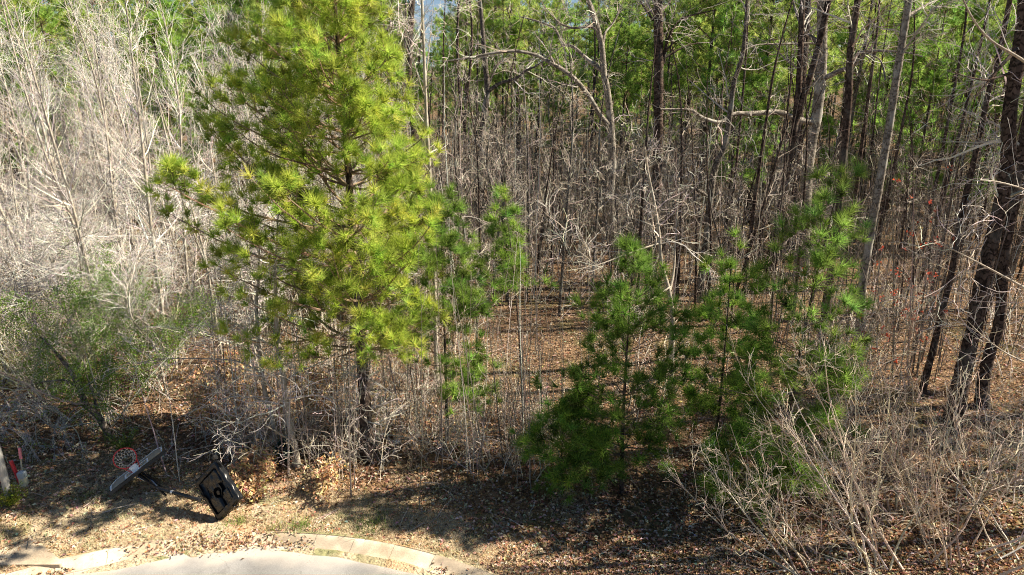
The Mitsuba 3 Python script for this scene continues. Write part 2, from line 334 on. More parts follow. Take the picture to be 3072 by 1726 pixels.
def blades(n, xy, r, h, w, col, lean=0.8):
    x, y = xy; b = np.c_[x, y, ground_z(x, y)]
    d = unit(np.c_[r.standard_normal((n, 2)) * lean, np.ones(n)]); L = (h[0] + (h[1] - h[0]) * r.random((n, 1)))
    s = unit(np.cross(d, r.standard_normal((n, 3)))) * w
    v = np.stack([b + s, b - s, b + d * L], 1).reshape(-1, 3)
    c = np.asarray(col)[None] * (1 + 0.22 * r.standard_normal((n, 1))) * (1 + 0.06 * r.standard_normal((n, 3)))
    return v, np.arange(3 * n).reshape(-1, 3), np.repeat(np.clip(c, 0.01, 0.8), 3, axis=0)
N = 170000
A = math.radians(30) + math.radians(120) * r.random(N); RR = CURB_R + 0.05 + 4.2 * r.random(N) ** 1.4
x, y = CX + RR * np.cos(A), CY + RR * np.sin(A)
pt = meshkit.fbm(np.c_[x * 0.6, y * 0.6, x * 0], 3, 12)
keep = (pt + 0.12 * (x < -6) - 0.10 * np.clip((x + 2) / 3, 0, 1) - 0.05 * (RR - CURB_R) > 0.38) & (y > 9)
setting('dry_grass', blades(keep.sum(), (x[keep], y[keep]), r, (0.04, 0.11), 0.0045, (0.56, 0.475, 0.33), 1.3), 'mat_dry_leaf', 'short dormant tan grass behind the curb', 'stuff')
N = 16000
A = math.radians(30) + math.radians(120) * r.random(N); RR = CURB_R + 0.1 + 5 * r.random(N)
x, y = CX + RR * np.cos(A), CY + RR * np.sin(A)
keep = (meshkit.fbm(np.c_[x * 1.7, y * 1.7, x * 0], 3, 15) > 0.60) & (y > 9)
setting('green_grass', blades(keep.sum(), (x[keep], y[keep]), r, (0.05, 0.14), 0.006, (0.13, 0.19, 0.05), 0.9), 'mat_leaf', 'small green weeds growing through dormant grass', 'stuff')

# ------------------------------------------------------------------ pines
def whorl_pine(r, base, top, r0, env, whorls, tuft, col, z_low, az_bias=None, sub_per_m=3.2, trunk_pts=None, droop=0.0, side_up=0.30, wood=(0.20, 0.14, 0.095), min_w=0.006, branches=(4, 6), bare_dead=0):
    """trunk path from base to top, whorled branches that turn up, shoots with needle tufts; returns trunk, branch and needle meshes"""
    tp = resample(np.array([base, base * 0.6 + top * 0.4 + np.r_[0.06 * r.standard_normal(2), 0], top]) if trunk_pts is None else trunk_pts, 40)
    H = top[2] - base[2]
    z = tp[:, 2] - base[2]
    tr_ = np.maximum(r0 * (1 - 0.93 * (z / H) ** 0.9), 0.012)
    trunk = bark_tube(tp, tr_, K=70, sides=9, rough=0.06, seed=int(r.integers(99)), flare=0.35)
    zs = np.sort(z_low + (H * 0.985 - z_low) * (np.linspace(0, 1, whorls) + 0.25 / whorls * r.standard_normal(whorls)))
    paths, radii = [], []
    for zi in zs:
        if zi > H * 0.99 or zi < 0.1: continue
        nb = int(r.integers(branches[0], branches[1] + 1)); a0 = r.random() * 6.28
        c = np.array([np.interp(zi, z, tp[:, k]) for k in range(3)])
        for k in range(nb):
            az = a0 + 6.283 * k / nb + 0.35 * r.standard_normal()
            L = env(zi, az) * (0.55 + 0.6 * r.random())
            if L < 0.12: continue
            el = math.radians(8 + 40 * (zi / H) ** 1.5 + 8 * r.standard_normal())
            d0 = np.array([math.cos(az) * math.cos(el), math.sin(az) * math.cos(el), math.sin(el)])
            K = 8; dirs = d0 + np.cumsum(r.standard_normal((K - 1, 3)) * 0.07, 0) + np.array([0, 0, side_up]) * np.linspace(-0.3, 1, K - 1)[:, None] - np.array([0, 0, droop]) * np.linspace(0, 1, K - 1)[:, None]
            p = c + np.r_[np.zeros((1, 3)), np.cumsum(unit(dirs) * L / (K - 1), 0)]
            rb = min(np.interp(zi, z, tr_) * 0.45, 0.011 + 0.0085 * L)
            paths.append(p); radii.append(np.linspace(rb, min_w, K))
    P, R = np.array(paths), np.array(radii)
    S, SR = sprout(P, R, r, sub_per_m, 0.22, 0.97, (30, 60), (0.35, 1.0), K=4, wig=0.09, up=0.18, rr=0.5, rmin=min_w, curl=0.35, decay=0.45)
    S2, SR2 = sprout(S, SR, r, 2.6, 0.25, 0.9, (30, 55), (0.2, 0.42), K=3, wig=0.08, up=0.2, rr=0.7, rmin=min_w, curl=0.3)
    wv = [tubes(P, R, 5), tubes(S, SR, 3), tubes(S2, SR2, 3)]
    wn = [(len(P), 40), (len(S), 12), (len(S2), 9)]
    if bare_dead:
        D, DR = sprout(tp[None, :int(40 * min(0.9, (z_low + 0.6) / H)) + 2], tr_[None, :int(40 * min(0.9, (z_low + 0.6) / H)) + 2], r, bare_dead, 0.15, 0.99, (65, 100), (0.6, 1.9), K=6, wig=0.13, rr=0.16, rmin=min_w, up=-0.05)
        D2, DR2 = sprout(D, DR, r, 4, 0.2, 0.95, (30, 70), (0.2, 0.7), K=4, wig=0.15, rr=0.6, rmin=min_w * 0.8)
        wv += [tubes(D, DR, 3), tubes(D2, DR2, 3)]; wn += [(len(D), 18), (len(D2), 12)]
    branch = join([(v, f, strand_colors(r, n, per, wood if q_ < 3 else (0.40, 0.37, 0.34))) for q_, ((v, f), (n, per)) in enumerate(zip(wv, wn))])
    ends = [P, S, S2]
    tips = np.concatenate([e[:, -1] for e in ends]); dirs = np.concatenate([unit(e[:, -1] - e[:, -2]) for e in ends])
    tips = np.vstack([tips, [top + np.array([0, 0, 0.05])]]); dirs = np.vstack([dirs, [[0, 0, 1.0]]])
    dirs = unit(dirs + np.array([0, 0, 0.25]))
    return trunk, branch, needles(tips, dirs, r, col=col, **tuft), len(tips)

# the tall young pine at the front
def env_main(z, az):
    b = np.interp(z, [2.7, 3.3, 4.2, 5.6, 6.9, 8.0, 9.7, 10.9, 13.4], [2.1, 3.0, 3.6, 3.9, 2.8, 2.5, 1.9, 1.1, 0.25])
    return b * (1 - 0.27 * math.cos(az))
k = thing('pine_tree', 'tall bushy bright green young pine, the biggest tree at the front of the woods', 'pine tree')
base = on_ground(368, 455)
tk, br, nd, n_main = whorl_pine(rng(21), base, base + np.array([-0.12, 0.25, 13.4]), 0.17, env_main, 30, dict(M=60, length=0.28, width=0.0125, var=0.30), (0.38, 0.50, 0.085), 2.8, sub_per_m=5.0, side_up=0.5, branches=(6, 7), bare_dead=26)
part(k, 'trunk', tk, 'mat_bark_pine', True); part(k, 'branch', br, 'mat_wood'); part(k, 'needles', nd, 'mat_needle')

# smaller pines around the clearing: (base pixel, height, crown radius, trunk radius, low end of the crown, whorls, colour, label)
small = [((622, 489), 5.9, 1.6, 0.055, 1.0, 16, (0.07, 0.135, 0.025), 'bushy deep green young pine in the middle of the clearing'),
         ((773, 500), 7.5, 1.75, 0.06, 0.8, 14, (0.08, 0.14, 0.03), 'tall narrow young pine with a leaning tip beside the big grey oak'),
         ((712, 470), 5.2, 1.1, 0.05, 1.4, 10, (0.075, 0.14, 0.025), 'slender young pine between the bushy pine and the leaning one'),
         ((447, 437), 6.4, 1.5, 0.05, 2.2, 13, (0.085, 0.15, 0.03), 'young pine close beside the right of the tall front pine'),
         ((523, 421), 6.4, 0.8, 0.035, 3.8, 7, (0.085, 0.15, 0.03), 'thin young pine with needles only near its top, in the gap'),
         ((562, 484), 2.2, 0.75, 0.025, 0.5, 8, (0.075, 0.14, 0.025), 'knee high pine seedling before the bushy young pine'),
         ((590, 500), 1.5, 0.5, 0.018, 0.3, 6, (0.08, 0.15, 0.03), 'smallest pine seedling standing in the leaf litter'),
         ((735, 512), 2.1, 0.7, 0.022, 0.4, 7, (0.08, 0.15, 0.03), 'low pine seedling under the leaning young pine'),
         ((474, 452), 2.3, 0.6, 0.025, 1.2, 5, (0.08, 0.14, 0.03), 'low bright pine sapling at the shaded edge of the gap')]
for n, (px, H, cr, tr0, zl, wh, col, lab) in enumerate(small):
    b = on_ground(*px)
    top = b + np.array([0.0, 0.1, H])
    if n == 1: top = b + np.array([0.55, 0.1, H])
    if n == 4: top = b + np.array([-0.5, 0.1, H])
    e = lambda z, az, cr=cr, H=H, zl=zl: cr * np.interp(z, [zl, zl + 0.18 * (H - zl), H * 0.6, H], [0.6, 1.0, 0.8, 0.12])
    k = thing('pine_sapling', lab, 'pine tree')
    tk, br, nd, c = whorl_pine(rng(40 + n), b, top, tr0, e, wh, dict(M=60, length=0.28, width=0.0115, var=0.32), np.array(col) * (1.75 + 0.45 * (n % 3)) * [1.12, 1, 1], zl, sub_per_m=4.4 + 0.8 * (n % 3), branches=(4, 6), side_up=0.4, wood=(0.16, 0.12, 0.085))
    part(k, 'trunk', tk, 'mat_bark_pine', True); part(k, 'branch', br, 'mat_wood'); part(k, 'needles', nd, 'mat_needle')

# ------------------------------------------------------------------ bare hardwoods
PALE, GREY, BROWN, TAN = (0.52, 0.48, 0.43), (0.40, 0.37, 0.33), (0.24, 0.20, 0.16), (0.42, 0.36, 0.28)
def twigs(r, P, R, levels, colr, rmin=0.006):
    out, p, q = [], P, R
    for lv in levels:
        p, q = sprout(p, q, r, rmin=rmin, **lv)
        if len(p) == 0: break
        v, f = tubes(p, q, 3)
        out.append((v, f, strand_colors(r, len(p), p.shape[1] * 3, colr)))
    return out
OAK = [dict(per_m=1.7, t0=0.25, t1=0.98, ang=(35, 75), length=(1.0, 3.2), K=8, wig=0.22, up=0.12, rr=0.42, curl=0.15, decay=0.35),
       dict(per_m=3.4, t0=0.12, t1=0.98, ang=(30, 70), length=(0.5, 1.6), K=6, wig=0.24, up=0.05, rr=0.5),
       dict(per_m=5.5, t0=0.1, t1=0.98, ang=(25, 65), length=(0.25, 0.8), K=4, wig=0.2, rr=0.6)]
def hardwood(name, label, trunk_pts, Y, radii, limbs=(), seed=0, bark='mat_bark_grey', col=GREY, levels=OAK, cat='tree', t_free=0.35, Ytop=None, rmin=0.0055, group=None):
    """traced trunk (photo pixels at depth Y) with traced limbs, then twigs grown on both"""
    r = rng(seed)
    k = thing(name, label, cat, group)
    tp = tr(trunk_pts, Y, Ytop)
    tp[0, 2] = gz(tp[0, 0], tp[0, 1]) - 0.1
    part(k, 'trunk', bark_tube(tp, radii, K=70, sides=10, rough=0.07, seed=seed, flare=0.3), bark, True)
    PP, RR = [resample(tp, 24)[int(24 * t_free):]], [np.interp(np.linspace(0, 1, 24), np.linspace(0, 1, len(radii)), radii)[int(24 * t_free):]]
    PP[0] = resample(PP[0], 24); RR[0] = np.interp(np.linspace(0, 1, 24), np.linspace(0, 1, len(RR[0])), RR[0])
    for pts, r0, dY in limbs:
        lp = tr(pts, Y, Y + dY)
        part(k, 'limb', bark_tube(lp, [r0, r0 * 0.75, r0 * 0.5, r0 * 0.25], K=36, sides=7, rough=0.07, seed=seed + 1), bark, True)
        PP.append(resample(lp, 24)); RR.append(np.linspace(r0, r0 * 0.25, 24))
    tw = twigs(r, np.array(PP), np.array(RR), levels, col, rmin)
    part(k, 'crown', join(tw), 'mat_wood')
    return k

hardwood('oak_tree', 'straight furrowed dark trunk with bare limbs above the bushy young pine', [(1950, 872), (1956, 740), (1968, 600), (1974, 400), (1976, 200), (1974, 0), (1970, -200)], 29.7, [0.22, 0.21, 0.2, 0.19, 0.16],
         [([(1990, 190), (2040, 60), (2110, 38), (2150, 30)], 0.07, -1), ([(1992, 160), (2020, 130), (2035, 122)], 0.06, -1), ([(1985, 180), (2090, 130), (2130, 128)], 0.05, 1), ([(1960, 60), (1920, 0), (1890, -60)], 0.06, 1)], 101, 'mat_bark_pine', t_free=0.5)
hardwood('oak_tree', 'forked bare hardwood with long arching pale limbs, left of the straight dark trunk', [(1846, 790), (1838, 690), (1831, 580), (1837, 500), (1835, 435), (1830, 350), (1823, 282), (1811, 216), (1806, 145), (1790, 75), (1765, 0), (1745, -120)], 34.0, [0.26, 0.22, 0.19, 0.16, 0.13, 0.08],
         [([(1832, 380), (1800, 345), (1773, 299), (1719, 232), (1649, 187), (1599, 162), (1541, 153), (1400, 174), (1330, 185)], 0.14, -2.5), ([(1811, 216), (1753, 170), (1719, 140), (1690, 132), (1665, 87), (1607, 62), (1560, 50)], 0.11, 1.5), ([(1808, 150), (1815, 100), (1830, 80), (1845, 60), (1860, 10)], 0.08, 1),
          ([(1793, 85), (1765, 80), (1720, 84), (1690, 75), (1650, 40), (1620, 0)], 0.07, -1), ([(1735, 250), (1730, 262), (1690, 255), (1665, 265)], 0.06, -1)], 102, 'mat_bark_light', t_free=0.45, col=(0.40, 0.36, 0.31))
hardwood('oak_tree', 'big grey hardwood with a heavy limb reaching left, behind the leaning young pine', [(2405, 840), (2411, 700), (2419, 560), (2424, 498), (2436, 415), (2449, 352), (2461, 249), (2466, 124), (2465, 0), (2462, -180)], 31.5, [0.29, 0.26, 0.24, 0.21, 0.16],
         [([(2445, 365), (2399, 361), (2328, 336), (2262, 340), (2209, 340), (2159, 367), (2105, 352), (2064, 328), (1981, 328)], 0.15, -2.5), ([(2469, 236), (2511, 216), (2565, 191), (2590, 162), (2610, 120)], 0.13, -1.5), ([(2565, 191), (2575, 160), (2635, 153), (2697, 155), (2768, 170)], 0.09, -2),
          ([(2432, 522), (2460, 515), (2490, 518), (2519, 547), (2544, 589), (2569, 616)], 0.10, -2), ([(2412, 508), (2390, 495), (2366, 483)], 0.08, -1), ([(2455, 125), (2407, 83), (2391, 41), (2378, 0), (2370, -50)], 0.10, 1), ([(2460, 129), (2374, 131), (2283, 133), (2220, 157)], 0.06, -2)], 103, 'mat_bark_light', t_free=0.4, col=(0.38, 0.34, 0.29))
hardwood('oak_tree', 'dark slim trunk directly right of the big grey hardwood', [(2454, 1085), (2463, 1032), (2482, 887), (2511, 693), (2519, 600), (2527, 498), (2540, 373), (2548, 249), (2552, 145), (2573, 0), (2590, -150)], 21.8, [0.14, 0.125, 0.115, 0.11, 0.10, 0.08], (), 104, 'mat_bark_pine', t_free=0.55)
hardwood('oak_tree', 'lichen flecked grey trunk between the dark slim trunk and the right end of the woods', [(2555, 1135), (2579, 984), (2589, 839), (2613, 693), (2647, 500), (2669, 373), (2689, 232), (2710, 104), (2727, 0), (2750, -160)], 20.5, [0.15, 0.13, 0.12, 0.105, 0.09], [([(2722, 50), (2760, 25), (2800, 5), (2830, -10)], 0.05, 1), ([(2655, 240), (2640, 180), (2600, 160), (2570, 240)], 0.03, 1)], 105, 'mat_bark_light', t_free=0.5)
hardwood('oak_tree', 'thickest dark trunk at the right end of the woods with lit right edge', [(2849, 1318), (2870, 1208), (2891, 1110), (2922, 984), (2947, 839), (2995, 645), (3019, 524), (3029, 332), (3062, 124), (3075, 0), (3090, -150)], 16.6, [0.25, 0.19, 0.17, 0.16, 0.15, 0.13], [([(3058, 140), (3010, 190), (2960, 250), (2920, 300)], 0.05, -1), ([(3045, 215), (2980, 235), (2960, 240), (2900, 230), (2860, 215)], 0.035, -1.5)], 106, 'mat_bark_pine', t_free=0.35, col=PALE)
hardwood('oak_tree', 'dark trunk just behind the thickest one at the right end', [(2944, 1245), (2956, 1110), (2975, 1040), (2995, 984), (3010, 790), (3040, 600), (3075, 400), (3120, 150), (3150, 0)], 18.0, [0.18, 0.14, 0.13, 0.12, 0.1], (), 107, 'mat_bark_pine', t_free=0.4)
hardwood('oak_tree', 'thin leaning dark trunk left of the thickest one', [(2764, 1205), (2772, 1153), (2797, 1056), (2826, 935), (2855, 814), (2884, 645), (2918, 500), (2940, 400), (2965, 280), (3000, 150), (3030, 0)], 18.8, [0.10, 0.085, 0.08, 0.07, 0.06], (), 108, 'mat_bark_pine', t_free=0.45)
hardwood('oak_tree', 'dark trunk standing behind the big grey hardwood with the heavy limb', [(2368, 765), (2374, 650), (2382, 539), (2395, 415), (2403, 290), (2416, 145), (2425, 0), (2432, -120)], 36.5, [0.2, 0.18, 0.16, 0.13], (), 109, 'mat_bark_pine', t_free=0.55)
hardwood('bare_sapling', 'pale smooth forked sapling right behind the bushy young pine', [(2012, 1180), (2014, 1100), (2016, 939), (2005, 866), (1985, 793), (1976, 697), (1961, 600), (1945, 520), (1935, 440)], 19.3, [0.085, 0.075, 0.06, 0.045, 0.02],
         [([(2010, 870), (2022, 803), (2029, 663), (2040, 560)], 0.04, 1), ([(1978, 730), (1930, 745), (1860, 770), (1790, 795), (1700, 812)], 0.028, -1.5), ([(1976, 690), (1915, 660), (1880, 650)], 0.022, 1), ([(2010, 860), (1950, 900), (1880, 930)], 0.03, -1.5), ([(2018, 960), (1960, 930), (1900, 945)], 0.02, -1)], 110, 'mat_bark_pale', col=PALE, t_free=0.3)
hardwood('oak_tree', 'dark crooked trunk with a low curved limb, right of the straight furrowed trunk', [(2096, 910), (2108, 800), (2116, 745), (2130, 600), (2140, 530), (2147, 498), (2175, 430), (2190, 340), (2200, 260), (2230, 150), (2240, 0)], 27.8, [0.16, 0.13, 0.12, 0.09, 0.05], [([(2128, 600), (2105, 577), (2064, 564), (2022, 577), (1976, 589)], 0.08, -2)], 111, 'mat_bark_grey', t_free=0.35)
hardwood('oak_tree', 'dark forked trunk seen through the gap beside the tall front pine', [(1440, 705), (1442, 520), (1446, 415), (1454, 332), (1462, 270), (1456, 199), (1450, 120), (1440, 0)], 40.5, [0.25, 0.21, 0.19, 0.15, 0.1], [([(1464, 275), (1500, 250), (1545, 236), (1580, 210), (1607, 199), (1650, 165)], 0.12, -1), ([(1462, 265), (1480, 220), (1500, 190), (1540, 170)], 0.10, 1)], 112, 'mat_bark_grey', t_free=0.5)
hardwood('bare_sapling', 'slim pale upright tree with steep branches right of the tall front pine', [(1312, 1180), (1308, 1060), (1303, 842), (1300, 745), (1290, 560), (1288, 498), (1280, 373), (1272, 166), (1266, 0), (1262, -120)], 19.3, [0.075, 0.065, 0.055, 0.045, 0.03],
         [([(1292, 520), (1240, 450), (1190, 390)], 0.022, -1), ([(1286, 430), (1225, 330), (1190, 280)], 0.02, 1), ([(1282, 380), (1230, 290), (1205, 160)], 0.02, 0.5), ([(1278, 300), (1240, 180), (1215, 60)], 0.02, -0.6), ([(1276, 240), (1290, 120), (1300, 0)], 0.02, 0.5)], 113, 'mat_bark_pale', col=PALE, t_free=0.35)
hardwood('oak_tree', 'dark trunk half hidden behind the right side of the tall front pine', [(1246, 770), (1244, 600), (1243, 415), (1226, 290), (1230, 124), (1236, 0), (1240, -120)], 34.0, [0.2, 0.17, 0.15, 0.13], (), 114, 'mat_bark_pine', t_free=0.6)
hardwood('bare_sapling', 'lichen grey tree with dead twigs behind the fallen hoop, the stouter of a pair', [(893, 1408), (888, 1360), (872, 1290), (858, 1200), (850, 1120), (838, 1060), (830, 960), (826, 860), (830, 740), (836, 620)], 15.1, [0.085, 0.075, 0.065, 0.05, 0.03, 0.012],
         [([(880, 1330), (820, 1290), (760, 1265), (690, 1270)], 0.022, -1), ([(862, 1230), (800, 1150), (740, 1110), (650, 1105)], 0.022, -0.6), ([(850, 1120), (790, 1060), (720, 990), (650, 950)], 0.022, 0.6), ([(868, 1270), (930, 1210), (990, 1180)], 0.02, -1)], 115, 'mat_bark_pale', col=(0.50, 0.47, 0.44), t_free=0.15,
         levels=[dict(OAK[0], per_m=5.0, length=(0.6, 2.0), t0=0.1, ang=(50, 95)), dict(OAK[1], per_m=5.0, length=(0.3, 1.0)), dict(OAK[2], per_m=5)])
hardwood('bare_sapling', 'thinner lichen grey tree with dead twigs, left of its stouter neighbour', [(838, 1382), (828, 1330), (815, 1250), (790, 1147), (778, 1050), (770, 940), (775, 820), (780, 700)], 15.6, [0.065, 0.055, 0.045, 0.035, 0.012],
         [([(826, 1330), (740, 1310), (660, 1330), (580, 1350), (500, 1400)], 0.022, -0.8), ([(805, 1210), (700, 1190), (600, 1225), (520, 1260)], 0.024, -0.6), ([(786, 1120), (690, 1080), (560, 1075), (400, 1090)], 0.024, 0.5), ([(778, 1040), (700, 960), (640, 900)], 0.02, 0.6)], 116, 'mat_bark_pale', col=(0.50, 0.47, 0.44), t_free=0.15,
         levels=[dict(OAK[0], per_m=5.0, length=(0.6, 2.0), t0=0.1, ang=(50, 95)), dict(OAK[1], per_m=5.0, length=(0.3, 1.0)), dict(OAK[2], per_m=5)])
hardwood('bare_sapling', 'crooked dark stemmed tree leaning left over the marker post', [(341, 1335), (325, 1300), (306, 1268), (289, 1242), (262, 1220), (240, 1170), (215, 1120), (170, 1060), (120, 1010)], 16.3, [0.10, 0.085, 0.07, 0.05, 0.02],
         [([(289, 1242), (285, 1200), (262, 1130), (250, 1060)], 0.04, 0.8), ([(240, 1170), (180, 1140), (110, 1150), (60, 1180)], 0.03, -0.8), ([(262, 1220), (200, 1215), (140, 1230)], 0.025, -0.8)], 117, 'mat_bark_grey', col=(0.30, 0.28, 0.24), t_free=0.2)
# trees outside the right edge whose sprays reach into view
hardwood('oak_tree', 'pale bare tree at the far right edge with sprays of light twigs reaching in', [(3330, 1500), (3340, 1300), (3350, 1000), (3370, 700), (3400, 300), (3430, 0)], 12.5, [0.12, 0.11, 0.09, 0.06, 0.03],
         [([(3350, 1000), (3200, 930), (3050, 850), (2900, 770), (2800, 720)], 0.035, -1), ([(3345, 1150), (3200, 1120), (3060, 1080), (2900, 960)], 0.03, -0.6), ([(3360, 800), (3200, 650), (3050, 560), (2940, 540)], 0.035, -1.2), ([(3340, 1250), (3200, 1280), (3080, 1330), (2980, 1290)], 0.03, -0.5), ([(3380, 600), (3230, 380), (3080, 190), (2960, 110), (2890, 0)], 0.05, -1), ([(3340, 1340), (3180, 1450), (3050, 1460), (2900, 1420)], 0.03, -0.5)], 118, 'mat_bark_pale', col=PALE, t_free=0.3,
         levels=[dict(OAK[0], per_m=2.2, length=(0.7, 2.0), t0=0.2), dict(OAK[1], per_m=2.6, length=(0.4, 1.2)), dict(OAK[2], per_m=3)])

def buds(k, p, r):
    tips = p[r.random(len(p)) < 0.09][:, -1]
    t = np.repeat(tips, 6, axis=0) + 0.045 * r.standard_normal((len(tips) * 6, 3))
    part(k, 'leaves', leaves(t, r, (0.05, 0.09), (0.52, 0.10, 0.055), aspect=0.7), 'mat_leaf')
# multi-stemmed bare shrubs
def shrub(name, label, base, nstem, H, spread, seed, col, cat='shrub', lean=(0, 0), r0=(0.012, 0.03), extra=None, levels=None, rmin=0.004, group=None):
    r = rng(seed); k = thing(name, label, cat, group)
    K = 12
    az = r.random(nstem) * 6.283; el = np.radians(90 - spread * np.sqrt(r.random(nstem)))
    d = np.c_[np.cos(az) * np.cos(el) + lean[0], np.sin(az) * np.cos(el) + lean[1], np.sin(el)]
    L = H * (0.6 + 0.45 * r.random(nstem))
    dirs = unit(d[:, None] + np.cumsum(r.standard_normal((nstem, K - 1, 3)) * 0.085, 1) + np.array([0, 0, 0.3])[None, None] * np.linspace(-0.2, 1, K - 1)[None, :, None])
    P = np.concatenate([np.zeros((nstem, 1, 3)), np.cumsum(dirs * (L / (K - 1))[:, None, None], 1)], 1) + base + np.c_[0.22 * r.standard_normal((nstem, 2)), np.zeros(nstem)][:, None]
    R = (r0[0] + (r0[1] - r0[0]) * r.random(nstem))[:, None] * np.linspace(1, 0.22, K)[None]
    v, f = tubes(P, R, 5)
    part(k, 'stem', (v, f, strand_colors(r, nstem, K * 5, col)), 'mat_wood', True)
    lv = levels or [dict(per_m=3.6, t0=0.12, t1=0.97, ang=(22, 55), length=(0.5, 1.7), K=7, wig=0.14, up=0.12, rr=0.55, curl=0.2, decay=0.4),
                    dict(per_m=4.2, t0=0.12, t1=0.98, ang=(22, 60), length=(0.25, 1.0), K=5, wig=0.18, rr=0.6), dict(per_m=5.0, t0=0.2, t1=0.97, ang=(25, 60), length=(0.12, 0.4), K=3, wig=0.12, rr=0.7)]
    tw, p, q, allp = [], P, R, []
    for l in lv:
        p, q = sprout(p, q, r, rmin=rmin, **l)
        v, f = tubes(p, q, 3); tw.append((v, f, strand_colors(r, len(p), p.shape[1] * 3, col))); allp.append(p[:, 1:].reshape(-1, 3))
    part(k, 'crown', join(tw), 'mat_wood')
    if extra: extra(k, np.vstack(allp) if extra is not buds else p, r)
    return k
SH = [((880, 566), 11, 5.2, 42, (-0.25, 0.1), 'tall bare tan shrub fanning out at the bottom right'), ((938, 560), 9, 5.0, 40, (-0.1, 0.15), 'bare tan shrub with crooked upright stems, right of the fanning one'),
      ((815, 572), 7, 3.6, 45, (-0.35, 0.05), 'lower bare shrub leaning left at the bottom, nearest the grass'), ((905, 520), 8, 4.6, 38, (-0.15, 0.2), 'bare brown shrub behind the tan shrubs at the bottom right'),
      ((845, 480), 8, 3.8, 42, (-0.1, 0.1), 'bare thin stemmed shrub right of the leaning young pine'), ((985, 505), 8, 4.2, 42, (0.1, 0.2), 'tangled bare shrub below the thickest dark trunk'), ((1000, 566), 8, 4.0, 48, (0.15, 0.1), 'bare shrub in the bottom right corner')]
for n, (px, ns, H, sp, ln, lab) in enumerate(SH):
    shrub('bare_shrub', lab, on_ground(*px), ns, H, sp, 200 + n, [(0.50, 0.43, 0.34), (0.42, 0.35, 0.27), (0.48, 0.42, 0.34), (0.34, 0.28, 0.22), (0.44, 0.39, 0.33), (0.40, 0.36, 0.30), (0.46, 0.42, 0.36)][n], lean=ln)
shrub('red_maple', 'slender maple sapling with red new leaves before the dark trunks', on_ground(905, 392), 5, 6.2, 22, 231, (0.36, 0.29, 0.23), 'tree', (-0.22, 0), (0.015, 0.03), buds)
shrub('red_maple', 'second small maple with scattered red buds, left of the other one', on_ground(868, 410), 4, 4.4, 26, 232, (0.36, 0.29, 0.23), 'tree', (-0.25, 0), (0.012, 0.02), buds)

# evergreen and leafing shrubs on the left
def leafing(n, size, col, mat='mat_leaf', var=0.25, spread=0.06):
    def f(k, p, r):
        c = p[r.integers(0, len(p), n)]
        c = c + spread * r.standard_normal(c.shape)
        part(k, 'leaves', leaves(c, r, size, col, var=var), mat)
    return f
shrub('evergreen_shrub', 'spreading dark green small leaved shrub with several grey stems, left of the hoop', on_ground(122, 424), 9, 4.8, 38, 241, (0.28, 0.26, 0.22), extra=leafing(22000, (0.035, 0.065), (0.15, 0.26, 0.04), spread=0.08))
shrub('evergreen_shrub', 'dark green small leaved shrub behind the spreading one', on_ground(150, 392), 7, 4.6, 36, 242, (0.30, 0.28, 0.24), extra=leafing(14000, (0.035, 0.065), (0.15, 0.26, 0.04), spread=0.08))
shrub('evergreen_shrub', 'olive green thin leaved shrub at the left edge', on_ground(50, 400), 9, 4.2, 45, 243, (0.48, 0.45, 0.38), extra=leafing(6000, (0.03, 0.05), (0.26, 0.29, 0.08), spread=0.08))
shrub('evergreen_shrub', 'yellow green sparse shrub high at the left edge', on_ground(24, 372), 8, 4.0, 45, 244, (0.50, 0.47, 0.39), extra=leafing(4000, (0.03, 0.05), (0.34, 0.36, 0.10), spread=0.08))

# drooping lichen hung branches by the utility pole
def lichen_shrub(base, seed, label):
    r = rng(seed); k = thing('weeping_shrub', label, 'shrub')
    n, K = 13, 12
    az = r.random(n) * 6.283; d = np.c_[np.cos(az) + 0.5, np.sin(az) * 0.8 - 0.35, 1.2 + 0.4 * r.random(n)]
    dirs = unit(unit(d)[:, None] + np.array([0, 0, -2.1])[None, None] * (np.linspace(0, 1, K - 1) ** 1.3)[None, :, None] + np.cumsum(r.standard_normal((n, K - 1, 3)) * 0.08, 1))
    P = np.concatenate([np.zeros((n, 1, 3)), np.cumsum(dirs * (2.7 * (0.7 + 0.5 * r.random(n)) / (K - 1))[:, None, None], 1)], 1) + base
    P[..., 2] = np.maximum(P[..., 2], 0.3)
    R = 0.014 * np.linspace(1, 0.3, K)[None] * np.ones((n, 1))
    v, f = tubes(P, R, 5); part(k, 'stem', (v, f, strand_colors(r, n, K * 5, (0.36, 0.35, 0.32))), 'mat_wood', True)
    S, SR = sprout(P, R, r, 6, 0.3, 0.98, (30, 70), (0.3, 0.8), K=5, wig=0.12, up=-0.55, rr=0.5, rmin=0.005, curl=-0.6)
    S2, SR2 = sprout(S, SR, r, 8, 0.1, 0.98, (30, 70), (0.1, 0.3), K=3, up=-0.6, rr=0.7, rmin=0.005)
    tw = [(*tubes(a, b, 3), strand_colors(r, len(a), a.shape[1] * 3, (0.36, 0.355, 0.34))) for a, b in ((S, SR), (S2, SR2))]
    c = np.repeat(S2[:, 1:].reshape(-1, 3), 3, axis=0); c = c + 0.03 * r.standard_normal(c.shape)
    part(k, 'crown', join(tw), 'mat_wood'); part(k, 'lichen', leaves(c, r, (0.025, 0.05), (0.40, 0.41, 0.40)), 'mat_dry_leaf')
    t = S[r.random(len(S)) < 0.6][:, -1]; t = np.repeat(t, 5, axis=0) + 0.05 * r.standard_normal((len(t) * 5, 3))
    part(k, 'leaves', leaves(t, r, (0.04, 0.07), (0.22, 0.30, 0.04)), 'mat_leaf')
p = on_ground(0, 448)
lichen_shrub(p + np.array([-0.4, 0.2, 0.0]), 251, 'drooping grey lichen hung shrub with lime green leaves beside the utility pole')
p = on_ground(60, 434)
lichen_shrub(p, 252, 'drooping lichen hung shrub behind the red marker post')

